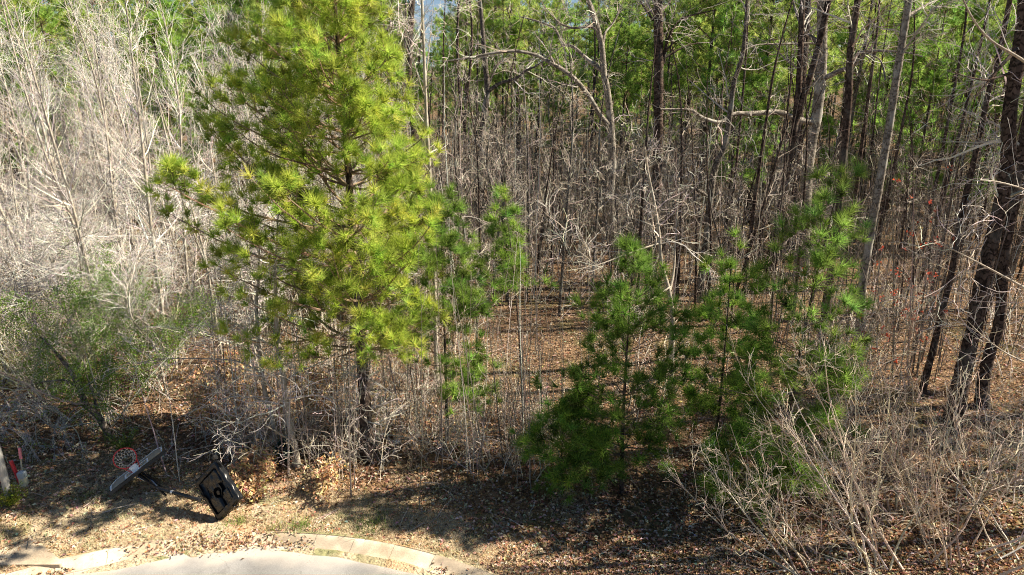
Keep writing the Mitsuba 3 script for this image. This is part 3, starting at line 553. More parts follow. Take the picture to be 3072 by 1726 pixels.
# dead leaved beech boughs by the hoop
def dead_bough(base, tips, seed, label):
    r = rng(seed); k = thing('dead_leaf_sapling', label, 'shrub')
    P, R = [], []
    for t in tips:
        t = np.asarray(t); m = (base + t) / 2 + np.array([0, 0, 0.25])
        P.append(resample([base, m, t], 12)); R.append(np.linspace(0.018, 0.006, 12))
    P, R = np.array(P), np.array(R)
    v, f = tubes(P, R, 5); part(k, 'stem', (v, f, strand_colors(r, len(P), 60, (0.36, 0.29, 0.22))), 'mat_wood', True)
    S, SR = sprout(P, R, r, 16, 0.35, 1.0, (30, 75), (0.25, 0.6), K=5, wig=0.15, rr=0.6, rmin=0.004, up=-0.1)
    S2, SR2 = sprout(S, SR, r, 12, 0.1, 1.0, (30, 70), (0.1, 0.25), K=3, rr=0.8, rmin=0.004, up=-0.2)
    part(k, 'crown', join([(*tubes(a, b, 3), strand_colors(r, len(a), a.shape[1] * 3, (0.40, 0.31, 0.22))) for a, b in ((S, SR), (S2, SR2))]), 'mat_wood')
    c = np.concatenate([S[:, 1:].reshape(-1, 3), S2[:, 1:].reshape(-1, 3)]); c = np.repeat(c, 2, axis=0); c = c + 0.04 * r.standard_normal(c.shape) - np.array([0, 0, 0.03])
    c = c[r.random(len(c)) < 0.6]
    part(k, 'leaves', leaves(c, r, (0.08, 0.14), (0.62, 0.44, 0.25), aspect=0.42, fold=0.35, var=0.2), 'mat_dry_leaf')
b = on_ground(265, 462)
dead_bough(b, [at(x / 3, y / 3, Y) for x, y, Y in [(690, 1440, 13.7), (650, 1420, 14.0), (720, 1480, 13.4), (760, 1470, 13.6), (800, 1430, 13.9), (640, 1480, 13.5), (730, 1410, 14.2), (775, 1400, 14.4), (700, 1500, 13.3)]], 261, 'dead tan leaved sapling arching over the hoop base')
b = on_ground(322, 478)
dead_bough(b, [at(x / 3, y / 3, Y) for x, y, Y in [(985, 1420, 14.0), (1000, 1460, 13.7), (965, 1500, 13.4), (1010, 1400, 14.2)]], 262, 'small dead leaved sapling at the foot of the tall front pine')
for n, (u, v, lab) in enumerate([(205, 440, 'rusty dead leaved sapling behind the hoop'), (250, 420, 'rusty dead leaved sapling behind the lichen grey pair'), (312, 436, 'rusty dead leaved sapling close left of the tall front pine')]):
    b = on_ground(u, v); rr2 = rng(270 + n)
    dead_bough(b, [b + np.array([rr2.normal() * 0.7, rr2.normal() * 0.5, 0.8 + 1.3 * rr2.random()]) for _ in range(5)], 263 + n, lab)

# ------------------------------------------------------------------ repeated woodland trees (shape groups)
def group(name, parts):
    scene[name] = {'type': 'shapegroup', **parts}
def place(name, grp, x, y, s, rz, label, cat, grp_text, tilt=(0, 0), zs=1.0):
    k = thing(name, label, cat, grp_text)
    scene[k] = {'type': 'instance', 'to_world': T().translate([x, y, gz(x, y) - 0.05]).rotate([1, 0, 0], tilt[0]).rotate([0, 1, 0], tilt[1]).rotate([0, 0, 1], rz).scale([s, s, s * zs]), 'g': {'type': 'ref', 'id': grp}}
    return k
def sp(m, bsdf, smooth=False): return mikit.ply((m[0], m[1]), bsdf, smooth=smooth, color=m[2]) if len(m) == 3 else mikit.ply(m, bsdf, smooth=smooth)

# far pines: long bare trunk, crown in the upper half
BGP = []
for n, (H, r0, zl, cr, wh, cn) in enumerate([(20, 0.17, 7.5, 2.6, 15, (0.115, 0.16, 0.04)), (17, 0.13, 5.5, 2.2, 15, (0.10, 0.15, 0.035)), (22, 0.2, 8.5, 2.9, 15, (0.13, 0.17, 0.045)), (14, 0.11, 3.2, 2.3, 15, (0.085, 0.14, 0.03))]):
    e = lambda z, az, H=H, zl=zl, cr=cr: cr * np.interp(z, [zl, zl + 0.2 * (H - zl), zl + 0.55 * (H - zl), H], [0.7, 1.0, 0.85, 0.15])
    tk, br, nd, c = whorl_pine(rng(300 + n), np.array([0, 0, -0.1]), np.array([0.2, 0.1, float(H)]), r0, e, wh, dict(M=24, length=0.36, width=0.030, back=0.2), np.array(cn) * 3.2, zl, sub_per_m=4.4, min_w=0.012, branches=(5, 6), bare_dead=2.0)
    g = f'group_pine_{n}'; group(g, {'trunk': sp(tk, 'mat_bark_pine', True), 'branch': sp(br, 'mat_wood'), 'needles': sp(nd, 'mat_needle')}); BGP.append(g)
r = rng(310)
def scatter(n, y0, y1, mind, r, power=1.0, xf=0.80, taken=None, ok=None):
    pts = [] if taken is None else taken
    out = []
    for _ in range(n * 60):
        if len(out) >= n: break
        y = y0 + (y1 - y0) * r.random() ** power; x = (r.random() * 2 - 1) * (xf * y + 2)
        if ok and not ok(x, y): continue
        if all((x - a) ** 2 + (y - b) ** 2 > mind * mind for a, b in pts):
            pts.append((x, y)); out.append((x, y))
    return out
far_ok = lambda x, y: not (x < -0.25 * y and y < 39) and not (abs(x) < 0.2 * y and y < 46)
for x, y in scatter(150, 38, 88, 2.2, r, ok=far_ok):
    g = int(r.choice([0, 1, 2, 3], p=[0.3, 0.25, 0.2, 0.25])); kind = ['tall bare trunked', 'slim mid height', 'tallest high crowned', 'low crowned bushy'][g]
    place('tall_pine', BGP[g], x, y, 0.85 + 0.3 * r.random(), 360 * r.random(), f'{kind} pine among the others of its kind at the back of the woods', 'pine tree', f'{kind} pines at the back of the woods', (3 * r.standard_normal(), 3 * r.standard_normal()))
for x, y in [(20.5, 15.6), (23.5, 18.5)]:
    place('tall_pine', BGP[int(r.integers(4))], x, y, 0.9 + 0.2 * r.random(), 360 * r.random(), 'tall slim pine just past the right edge of the view, shading the clearing', 'pine tree', 'pines beyond the right edge')
for lab, (u, v), g, s in [('dark green pine with low foliage behind the trunks at the right', (905, 245), 3, 1.0), ('second dark low crowned pine right of the other one', (960, 250), 3, 0.9), ('bright green pine low between the straight trunk and the big grey hardwood', (745, 225), 3, 0.85), ('sunlit pine crown behind the forked hardwood', (560, 205), 3, 1.0), ('large blurred green pine at the upper left corner', (30, 235), 3, 1.15), ('olive pine beside the upper left corner one', (70, 215), 1, 1.0), ('pine crown behind the pale saplings', (190, 200), 3, 1.0)]:
    p = on_ground(u, v); place('low_pine', BGP[g], p[0], p[1], s, 77 * s * u, lab, 'pine tree', None)
for n, (x, y) in enumerate(scatter(150, 89, 150, 2.6, r)):
    k = f'far_woods__{n + 1:03d}'
    scene[k] = {'type': 'instance', 'to_world': T().translate([x, y, 0]).rotate([0, 0, 1], 360 * r.random()).scale(0.8 + 0.4 * r.random()), 'g': {'type': 'ref', 'id': BGP[n % 3]}}
labels['far_woods'] = {'kind': 'stuff', 'label': 'far wall of green pine woods along the skyline', 'category': 'woods'}

# bare saplings: stem, crown
def sapling_group(name, seed, H, r0, col, bark, levels, lean=0.3, rmin=0.006, fork=False, K=14):
    r = rng(seed)
    stems = [np.array([[0, 0, -0.1], [0.05 * r.standard_normal(), 0.05 * r.standard_normal(), H * 0.3], [lean * r.standard_normal(), lean * r.standard_normal(), H * 0.65], [1.6 * lean * r.standard_normal(), 1.6 * lean * r.standard_normal(), H]])]
    if fork:
        m = resample(stems[0], 10)[3]
        stems.append(np.array([m, m + [0.35 * r.choice([-1, 1]), 0.2 * r.standard_normal(), H * 0.2], m + [0.6 * r.choice([-1, 1]), 0.3 * r.standard_normal(), H * 0.6]]))
    tk = join([bark_tube(s, [r0 * (1 if i == 0 else 0.7), r0 * 0.6, r0 * 0.2], K=24, sides=6, rough=0.03) for i, s in enumerate(stems)])
    P = np.array([resample(s, K) for s in stems]); R = np.array([np.linspace(r0, r0 * 0.2, K)] * len(stems))
    tw = twigs(r, P, R, levels, col, rmin)
    group(name, {'trunk': sp(tk, bark, True), 'crown': sp(join(tw), 'mat_wood')})
    return name
PALEL = [dict(per_m=3.4, t0=0.12, t1=0.99, ang=(28, 62), length=(1.0, 3.4), K=8, wig=0.08, up=0.2, rr=0.4, curl=0.4, decay=0.6),
         dict(per_m=3.6, t0=0.1, t1=0.97, ang=(22, 50), length=(0.5, 1.6), K=5, wig=0.12, up=0.1, rr=0.55), dict(per_m=3.0, t0=0.1, t1=0.97, ang=(25, 55), length=(0.25, 0.8), K=3, wig=0.08, rr=0.7)]
PS = [sapling_group(f'group_pale_{n}', 400 + n, [11, 12.5, 9.5, 13, 8, 10.5][n], [0.06, 0.07, 0.05, 0.075, 0.045, 0.055][n], [(0.50, 0.48, 0.45), (0.44, 0.42, 0.39), (0.38, 0.355, 0.32), (0.56, 0.54, 0.51), (0.30, 0.275, 0.25), (0.48, 0.45, 0.41)][n], 'mat_bark_pale', PALEL, fork=n in (1, 5), rmin=0.004) for n in range(6)]
r = rng(420); taken = []
for u, v, g, s, lab in [(98, 338, 3, 1.0, 'tall white stemmed sapling rising straight in the pale thicket at the left'), (142, 330, 1, 1.0, 'white stemmed sapling leaning slightly left in the pale thicket'), (172, 325, 5, 1.05, 'white stemmed forked sapling next to the tall front pine'), (60, 330, 0, 1.05, 'white stemmed sapling at the left border of the pale thicket')]:
    p = on_ground(u, v); taken.append((p[0], p[1])); place('pale_sapling', PS[g], p[0], p[1], s, 40 * g, lab, 'tree', None, (0, -3))
for x, y in scatter(70, 19.5, 46, 0.9, r, 1.0, 0.8, taken, lambda x, y: -0.82 * y < x < -0.15 * y and not (x > -0.33 * y and y < 24)):
    g = int(r.integers(6)); kind = ['whitish', 'forked light grey', 'tan grey', 'tallest whitish', 'low brown grey', 'forked cream'][g]
    place('pale_sapling', PS[g], x, y, 0.75 + 0.35 * r.random(), 360 * r.random(), f'{kind} bare sapling among the many in the thicket at the left', 'tree', f'{kind} saplings of the left thicket', (3 * r.standard_normal(), 4 * r.standard_normal()))
# low bushy pale thicket
LOWL = [dict(per_m=5.5, t0=0.1, t1=0.98, ang=(40, 85), length=(1.0, 2.8), K=8, wig=0.10, up=0.0, rr=0.5, curl=-0.15, decay=0.3), dict(per_m=4.5, t0=0.1, t1=0.97, ang=(22, 60), length=(0.4, 1.1), K=5, wig=0.14, rr=0.6), dict(per_m=5, t0=0.1, t1=0.97, ang=(25, 60), length=(0.2, 0.5), K=3, wig=0.1, rr=0.7)]
PB = [sapling_group(f'group_pale_bush_{n}', 440 + n, [5.5, 6.5, 4.8][n], 0.04, [(0.47, 0.45, 0.42), (0.36, 0.335, 0.30), (0.52, 0.50, 0.47)][n], 'mat_bark_pale', LOWL, fork=True, lean=0.5, rmin=0.0038) for n in range(3)]
for x, y in scatter(26, 18.5, 30, 1.1, r, 1.0, 0.8, None, lambda x, y: -0.82 * y < x < -0.28 * y):
    g = int(r.integers(3)); kind = ['pale grey', 'tall brownish grey', 'low whitish'][g]
    place('pale_bush', PB[g], x, y, 0.8 + 0.35 * r.random(), 360 * r.random(), f'dense {kind} twiggy bush among others in the left thicket', 'shrub', f'{kind} bushes of the left thicket', (4 * r.standard_normal(), 5 * r.standard_normal()))
# tall dark trunks with bare branches only high up
TALLL = [dict(per_m=1.6, t0=0.42, t1=0.99, ang=(40, 80), length=(1.0, 3.2), K=7, wig=0.18, up=0.1, rr=0.35, curl=0.15, decay=0.4), dict(per_m=2.6, t0=0.1, t1=0.97, ang=(25, 65), length=(0.4, 1.3), K=5, wig=0.2, rr=0.6), dict(per_m=3.0, t0=0.1, t1=0.97, ang=(25, 65), length=(0.2, 0.7), K=3, wig=0.1, rr=0.7)]
TS = [sapling_group(f'group_trunk_{n}', 450 + n, [15, 18, 16, 19, 14][n], [0.11, 0.14, 0.09, 0.16, 0.08][n], [(0.30, 0.27, 0.24), (0.36, 0.33, 0.30)][n % 2], 'mat_bark_pine' if n != 1 else 'mat_bark_grey', TALLL, lean=0.5, fork=n == 3, rmin=0.007, K=20) for n in range(5)]
r = rng(455)
for x, y in scatter(56, 23, 58, 1.5, r, 0.8, 0.78, None, lambda x, y: x > 0.30 * y and y > 26 or (x > -0.3 * y and y > 42)):
    g = int(r.integers(5)); kind = ['medium dark', 'grey lichen barked', 'slim dark', 'thick forked dark', 'thinnest dark'][g]
    place('bare_tree', TS[g], x, y, 0.85 + 0.3 * r.random(), 360 * r.random(), f'{kind} tall bare tree among the many rising through the woods', 'tree', f'{kind} tall trees in the woods', (2 * r.standard_normal(), 2 * r.standard_normal() + 1.5))
# thin dark saplings of the woods
MIDL = [dict(per_m=2.4, t0=0.2, t1=0.99, ang=(35, 85), length=(0.6, 2.3), K=6, wig=0.16, up=0.15, rr=0.4, curl=0.2, decay=0.5), dict(per_m=3.0, t0=0.1, t1=0.97, ang=(25, 65), length=(0.3, 0.9), K=4, wig=0.18, rr=0.6), dict(per_m=3, t0=0.1, t1=0.97, ang=(25, 65), length=(0.2, 0.5), K=3, wig=0.1, rr=0.7)]
MS = [sapling_group(f'group_sapling_{n}', 460 + n, [7, 8.5, 6, 9.5, 5.5, 8, 7, 10][n], [0.04, 0.055, 0.035, 0.065, 0.03, 0.05, 0.04, 0.07][n], [(0.36, 0.32, 0.27), (0.28, 0.24, 0.20), (0.44, 0.40, 0.34)][n % 3], ['mat_bark_grey', 'mat_bark_pine', 'mat_bark_grey'][n % 3], MIDL, fork=n in (2, 6), rmin=0.006) for n in range(8)]
r = rng(480)
for x, y in scatter(290, 19.5, 62, 0.7, r, 0.85, 0.78, None, lambda x, y: x > -0.33 * y and not (abs(x - 2) < 2.2 and y < 24) and not (y < 24 and r.random() < 0.35)):
    g = int(r.integers(8)) if x < 0.28 * y else int(r.choice([1, 4, 7])); kind = ['thin mid grey', 'slender dark brown', 'forked pale grey', 'tall grey', 'short dark brown', 'slim pale', 'forked grey', 'tallest dark brown'][g]
    place('woodland_sapling', MS[g], x, y, 0.8 + 0.4 * r.random(), 360 * r.random(), f'{kind} bare sapling among the others of its kind filling the woods', 'tree', f'{kind} saplings filling the woods', (3 * r.standard_normal(), 3.5 * r.standard_normal()))
# brush: low twiggy undergrowth
def brush_group(name, seed, H, n, col):
    r = rng(seed); K = 7
    az = r.random(n) * 6.283; d = np.c_[0.5 * np.cos(az), 0.5 * np.sin(az), np.ones(n)]
    P = np.concatenate([np.zeros((n, 1, 3)), np.cumsum(unit(d[:, None] + np.cumsum(r.standard_normal((n, K - 1, 3)) * 0.14, 1)) * (H * (0.5 + 0.6 * r.random(n)) / (K - 1))[:, None, None], 1)], 1) + np.c_[0.5 * r.standard_normal((n, 2)), np.zeros(n)][:, None]
    R = np.linspace(0.014, 0.006, K)[None] * np.ones((n, 1))
    S, SR = sprout(P, R, r, 2.6, 0.1, 0.98, (25, 65), (0.4, 1.2), K=5, wig=0.17, rr=0.7, rmin=0.007)
    S2, SR2 = sprout(S, SR, r, 2.6, 0.1, 0.98, (25, 65), (0.2, 0.6), K=3, wig=0.1, rr=0.8, rmin=0.007)
    group(name, {'stem': sp(join([(*tubes(a, b, 3), strand_colors(r, len(a), a.shape[1] * 3, col)) for a, b in ((P, R), (S, SR), (S2, SR2))]), 'mat_wood')})
    return name
def pole_group(name, seed, col):
    r = rng(seed); n, K = 7, 9
    d = np.c_[0.07 * r.standard_normal((n, 2)), np.ones(n)]; H = 4.0 + 4.5 * r.random(n)
    P = np.concatenate([np.zeros((n, 1, 3)), np.cumsum(unit(d[:, None] + np.cumsum(r.standard_normal((n, K - 1, 3)) * 0.022, 1)) * (H / (K - 1))[:, None, None], 1)], 1) + np.c_[1.1 * r.standard_normal((n, 2)), np.zeros(n)][:, None]
    R = (0.009 + 0.020 * r.random((n, 1))) * np.linspace(1, 0.25, K)[None]
    S, SR = sprout(P, R, r, 1.5, 0.25, 0.98, (30, 75), (0.4, 1.4), K=5, wig=0.15, rr=0.5, rmin=0.005, up=0.1)
    S2, SR2 = sprout(S, SR, r, 2.2, 0.1, 0.98, (25, 65), (0.2, 0.6), K=3, wig=0.1, rr=0.8, rmin=0.005)
    group(name, {'stem': sp(join([(*tubes(a, b, w), strand_colors(r, len(a), a.shape[1] * w, col, var=0.25)) for a, b, w in ((P, R, 5), (S, SR, 3), (S2, SR2, 3))]), 'mat_wood')})
    return name
PG = [pole_group(f'group_poles_{n}', 510 + n, [(0.20, 0.17, 0.145), (0.34, 0.30, 0.26), (0.13, 0.11, 0.095), (0.46, 0.43, 0.39)][n]) for n in range(4)]
BR = [brush_group(f'group_brush_{n}', 500 + n, [2.4, 3.2, 1.8, 2.8][n], 9, [(0.36, 0.32, 0.27), (0.40, 0.36, 0.30), (0.28, 0.23, 0.19), (0.46, 0.42, 0.37)][n]) for n in range(4)]
r = rng(520)
for n, (x, y) in enumerate(scatter(620, 16.5, 62, 0.4, r, 0.9, 0.8, None, lambda x, y: not (abs(x - 1.0) < 2.5 and y < 26) and not (y < 19 and -6 < x < 3) and not (x > 0.25 * y and r.random() < 0.6))):
    scene[f'undergrowth__{n + 1:03d}'] = {'type': 'instance', 'to_world': T().translate([x, y, gz(x, y) - 0.03]).rotate([0, 0, 1], 360 * r.random()).scale(0.7 + 0.6 * r.random()), 'g': {'type': 'ref', 'id': BR[n % 4]}}
r = rng(525)
for n in range(80):
    x, y = -7.5 + 9.0 * r.random(), 15.0 + 3.2 * r.random()
    scene[f'undergrowth__{n + 3001:04d}'] = {'type': 'instance', 'to_world': T().translate([x, y, gz(x, y) - 0.03]).rotate([0, 0, 1], 360 * r.random()).scale(0.45 + 0.45 * r.random()), 'g': {'type': 'ref', 'id': BR[n % 4] if n % 3 else PG[n % 4]}}
r = rng(530)
for n, (x, y) in enumerate(scatter(420, 24, 70, 0.5, r, 0.8, 0.8, None, lambda x, y: x > -0.4 * y and not (abs(x - 1.0) < 2.0 and y < 27) and not (x > 0.3 * y and r.random() < 0.5))):
    scene[f'undergrowth__{n + 1001:04d}'] = {'type': 'instance', 'to_world': T().translate([x, y, gz(x, y) - 0.03]).rotate([1, 0, 0], 3 * r.standard_normal()).rotate([0, 0, 1], 360 * r.random()).scale(0.7 + 0.5 * r.random()), 'g': {'type': 'ref', 'id': MS[int(r.integers(8))]}}
r = rng(531)
for n, (x, y) in enumerate(scatter(250, 19, 66, 0.6, r, 0.8, 0.8, None, lambda x, y: not (x > 0.28 * y and r.random() < 0.35) and x > -0.42 * y and not (abs(x - 1.2) < 1.7 and y < 26) and not (y < 23 and -6 < x < 3))):
    scene[f'undergrowth__{n + 2001:04d}'] = {'type': 'instance', 'to_world': T().translate([x, y, gz(x, y) - 0.03]).rotate([0, 0, 1], 360 * r.random()).scale(0.75 + 0.5 * r.random()), 'g': {'type': 'ref', 'id': PG[int(r.integers(4)) if x < 0.28 * y else 2 * int(r.integers(2))]}}
labels['undergrowth'] = {'kind': 'stuff', 'label': 'tangle of leafless brown undergrowth between the trunks', 'category': 'undergrowth'}

# ------------------------------------------------------------------ basketball hoop lying on its side
def box(size, M=None, c=(0, 0, 0)):
    b = trimesh.creation.box(extents=size); b.apply_translation(c)
    if M is not None: b.apply_transform(M)
    return b
def frame(o, x, y, z):
    M = np.eye(4); M[:3, 0], M[:3, 1], M[:3, 2], M[:3, 3] = x, y, z, o; return M
def bar(p, q, r_, sides=10): return trimesh.creation.cylinder(radius=r_, segment=[p, q], sections=sides)
def beam(p, q, w, h=None):
    p, q = np.asarray(p, float), np.asarray(q, float); z = unit(q - p); x = unit(np.cross(z, [0.1, 0.2, 1.0])); y = np.cross(z, x)
    return box((w, h or w, np.linalg.norm(q - p)), frame((p + q) / 2, x, y, z))
def tm(*ms): return trimesh.util.concatenate(ms)
hoop = thing('basketball_hoop', 'portable basketball hoop lying tipped over with red rim and black base', 'basketball hoop')
wv = unit(np.array([0.695, 0.552, 0.457])); hv = np.array([-0.518, 0.81, -0.26]); hv = unit(hv - wv * hv.dot(wv)); nv = np.cross(wv, hv)
if nv[2] < 0: nv = -nv
BW, BH = 1.38, 0.76
BL = spot(109.5, 493.5, 0.33)
MB = frame(BL, wv, hv, nv)
def outline(w, h, c):
    from shapely import Polygon
    return Polygon([(0, 0), (w, 0), (w, h * 0.72), (w - c, h), (c, h), (0, h * 0.72)])
o = outline(BW, BH, 0.16)
pane = trimesh.creation.extrude_polygon(o.buffer(-0.012), 0.006, engine='earcut'); pane.apply_transform(MB)
plain('mat_board', (0.30, 0.26, 0.20), 0.5, spec=0.3)
part(hoop, 'backboard', pane, 'mat_board')
line = trimesh.creation.extrude_polygon(o.buffer(-0.012).difference(o.buffer(-0.055)), 0.004, engine='earcut'); line.apply_translation([0, 0, 0.0062]); line.apply_transform(MB)
part(f'{hoop}__backboard', 'border', line, 'mat_white_paint')
from shapely import box as sbox
sq = sbox(BW / 2 - 0.30, 0.14, BW / 2 + 0.30, 0.50); sq = sq.difference(sq.buffer(-0.04))
t_ = trimesh.creation.extrude_polygon(sq, 0.004, engine='earcut'); t_.apply_translation([0, 0, 0.0062]); t_.apply_transform(MB)
part(f'{hoop}__backboard', 'target_square', t_, 'mat_white_paint')
fr_ = trimesh.creation.extrude_polygon(o.difference(o.buffer(-0.014)), 0.035, engine='earcut'); fr_.apply_translation([0, 0, -0.022]); fr_.apply_transform(MB)
part(f'{hoop}__backboard', 'frame', fr_, 'mat_black_steel')
part(f'{hoop}__backboard', 'edge_pad', tm(box((BW + 0.03, 0.07, 0.07), MB, (BW / 2, -0.02, -0.012)), box((0.06, 0.22, 0.06), MB, (0.0, 0.10, -0.01)), box((0.06, 0.22, 0.06), MB, (BW, 0.10, -0.01))), 'mat_black_plastic')
# rim: ring axis along the board's height, off the front
RC = BL + wv * (BW / 2 - 0.0) + hv * 0.13 + nv * 0.40
tor = trimesh.creation.torus(major_radius=0.235, minor_radius=0.0115, major_sections=48, minor_sections=8); MR = frame(RC, wv, nv, np.cross(wv, nv)); tor.apply_transform(MR)
br_l = [bar(RC + s * wv * 0.17 - nv * 0.16, RC + s * wv * 0.09 - nv * 0.385, 0.010) for s in (-1, 1)]
part(hoop, 'rim', tm(tor, *br_l), 'mat_red_paint', 40)
part(f'{hoop}__rim', 'bracket', tm(box((0.22, 0.13, 0.02), frame(RC - nv * 0.385, wv, hv, nv)), box((0.16, 0.02, 0.16), frame(RC - nv * 0.31 - hv * 0.02, wv, hv, nv))), 'mat_white_paint')
nt = []
g_ = -np.cross(wv, nv) if np.cross(wv, nv)[2] > 0 else np.cross(wv, nv)
for k_ in range(12):
    for sgn in (-1, 1):
        a0 = 2 * math.pi * k_ / 12; pts = []
        for s_ in np.linspace(0, 1, 7):
            a1 = a0 + sgn * s_ * 0.9; rr3 = 0.235 * (1 - 0.52 * s_)
            pts.append(RC + rr3 * (math.cos(a1) * wv + math.sin(a1) * nv) + g_ * 0.30 * s_ + np.array([0.05, -0.02, -0.13]) * s_ ** 2)
        nt.append(np.array(pts))
v, f = tubes(np.array(nt), np.full((24, 7), 0.0045), 4)
part(hoop, 'net', (v, f), 'mat_net')
# pole, arms
p_board = BL + wv * BW / 2 + hv * 0.10 - nv * 0.03
p_a = spot(152, 486.5, 0.42); p_b = spot(200, 500, 0.52); p_m = p_a + (p_b - p_a) * 0.42
part(hoop, 'pole', bar(p_a, p_b, 0.045, 16), 'mat_black_steel', 40)
part(f'{hoop}__pole', 'collar', tm(bar(p_m, p_m + unit(p_b - p_a) * 0.06, 0.049, 16)), 'mat_zinc', 40)
sd = unit(np.cross(p_b - p_a, [0, 0, 1.0]))
arms = [beam(p_board + sd * s * 0.05 + hv * 0.22, p_a + (p_b - p_a) * 0.20 + sd * s * 0.06, 0.035) for s in (-1, 1)] + [beam(p_board + sd * s * 0.05 - hv * 0.02, p_a + (p_b - p_a) * 0.34 + sd * s * 0.06 - np.array([0, 0, 0.08]), 0.035) for s in (-1, 1)]
for m in arms: part(hoop, 'support_arm', m, 'mat_black_steel')
part(hoop, 'brace', tm(bar(p_board - nv * 0.05 + sd * 0.1, p_a + (p_b - p_a) * 0.25 - np.array([0, 0, 0.05]), 0.012), bar(p_board - nv * 0.02 - sd * 0.1, p_a + (p_b - p_a) * 0.16, 0.012)), 'mat_zinc', 40)
# base: a ribbed plastic tank tipped on its corner, hollow underside towards the street
D1 = unit(np.array([-0.20, 0.42, 1.0])); D2 = np.array([0.93, -0.40, 0.03]); D2 = unit(D2 - D1 * D1.dot(D2)); D3 = np.cross(D2, D1)
if D3[1] > 0: D3 = -D3
bx, by = unit(D1 * 0.85 - D2 * 0.53), None
by = unit(np.cross(D3, bx))
corner = spot(220, 518, 0.12)
W_, L_, H_ = 0.84, 1.06, 0.17
def rbox(sx, sy, sz, r0, c=(0, 0, 0)):
    s = [m3.Manifold.sphere(r0, 10).translate([a * (sx / 2 - r0), b * (sy / 2 - r0), d * (sz / 2 - r0)]) for a in (-1, 1) for b in (-1, 1) for d in (-1, 1)]
    return m3.Manifold.batch_hull(s).translate(list(c))
tank = rbox(W_, L_, H_, 0.05)
def cyl(r0, h, c): return m3.Manifold.cylinder(h, r0, r0, 28, True).translate(list(c))
tank = tank - rbox(W_ * 0.78, L_ * 0.78, 0.16, 0.04, (0, 0, H_ / 2))
add = rbox(W_ * 0.60, L_ * 0.34, 0.13, 0.05, (0.03, 0.24, 0.0)) + rbox(W_ * 0.34, L_ * 0.40, 0.14, 0.05, (-0.17, -0.20, 0.0)) + rbox(W_ * 0.26, L_ * 0.30, 0.12, 0.05, (0.20, -0.26, 0.0)) + cyl(0.15, 0.14, (0.02, -0.02, 0.01))
tank = (tank + add) - cyl(0.12, 0.2, (0.02, -0.05, 0.06)) + cyl(0.045, 0.12, (0.02, -0.05, 0.0)) - rbox(0.2, 0.12, 0.1, 0.03, (0.25, -0.55, 0.05)) - rbox(0.2, 0.12, 0.1, 0.03, (-0.25, -0.55, 0.05))
tank = tank.refine_to_length(0.04)
mm = tank.to_mesh(); tv = np.array(mm.vert_properties[:, :3]); tf = np.array(mm.tri_verts)
tv = tv + 0.05 * (np.stack([meshkit.fbm(tv * 7 + 10 * k_, 2, k_) for k_ in range(3)], -1) - 0.5)
cen = corner + D1 * 0.67 + D2 * 0.08
Mb = frame(cen, by, bx, D3) if np.dot(np.cross(by, bx), D3) > 0 else frame(cen, -by, bx, D3)
tank_m = trimesh.Trimesh(tv, tf, process=False); tank_m.apply_transform(Mb)
tank_m.apply_translation([0, 0, gz(corner[0], corner[1]) - tank_m.bounds[0, 2] - 0.01])
part(hoop, 'base', tank_m, 'mat_black_plastic', 40)
wl = []
for a_ in (-0.36, 0.36):
    w_ = trimesh.creation.cylinder(radius=0.06, height=0.05, sections=20); w_.apply_transform(trimesh.transformations.rotation_matrix(math.pi / 2, [0, 1, 0])); w_.apply_translation([a_, 0.53, 0.0]); w_.apply_transform(Mb); part(f'{hoop}__base', 'wheel', w_, 'mat_black_steel', 40)

# ------------------------------------------------------------------ left corner: utility pole, marker post, pedestal, flag stake
p = on_ground(12, 508)
k = thing('utility_pole', 'weathered light grey utility pole at the left edge', 'pole')
part(k, 'shaft', bark_tube([p, p + [0, 0, 4], p + [0, 0, 9]], [0.078, 0.07, 0.06], K=30, sides=16, rough=0.015), 'mat_pole', True)
part(k, 'tag', box((0.05, 0.008, 0.09), None, p + np.array([-0.01, -0.079, 1.25])), 'mat_white_paint')
p = on_ground(21.5, 490)
k = thing('marker_post', 'short red marker post beside the small grey pedestal', 'post')
v = trimesh.creation.cylinder(radius=0.04, height=0.62, sections=16); v.apply_transform(trimesh.transformations.rotation_matrix(-0.16, [0, 1, 0])); v.apply_translation(p + [-0.03, 0, 0.29])
part(k, 'shaft', v, 'mat_red_paint', 40)
v = trimesh.creation.cylinder(radius=0.043, height=0.03, sections=16); v.apply_transform(trimesh.transformations.rotation_matrix(-0.16, [0, 1, 0])); v.apply_translation(p + [-0.08, 0, 0.60])
part(k, 'cap', v, 'mat_red_paint', 40)
p = on_ground(26.3, 492.5)
k = thing('cable_pedestal', 'small grey topped cable pedestal next to the red post', 'utility box')
b_ = rbox(0.15, 0.13, 0.26, 0.02, (p[0], p[1], p[2] + 0.12)).to_mesh(); part(k, 'body', (np.array(b_.vert_properties[:, :3]), np.array(b_.tri_verts)), 'mat_tan_box', 30)
b_ = rbox(0.165, 0.145, 0.16, 0.03, (p[0], p[1], p[2] + 0.31)).to_mesh(); part(k, 'lid', (np.array(b_.vert_properties[:, :3]), np.array(b_.tri_verts)), 'mat_grey_box', 30)
p = on_ground(24.6, 487)
k = thing('survey_stake', 'thin wooden stake with a pink ribbon behind the pedestal', 'stake')
part(k, 'shaft', beam(p, p + [0.08, 0, 0.72], 0.03, 0.012), 'mat_tan_box'); part(k, 'ribbon', (lambda m: (m.vertices, m.faces))(beam(p + [0.075, 0, 0.60], p + [0.1, 0, 0.88], 0.055, 0.03)), 'mat_pink')

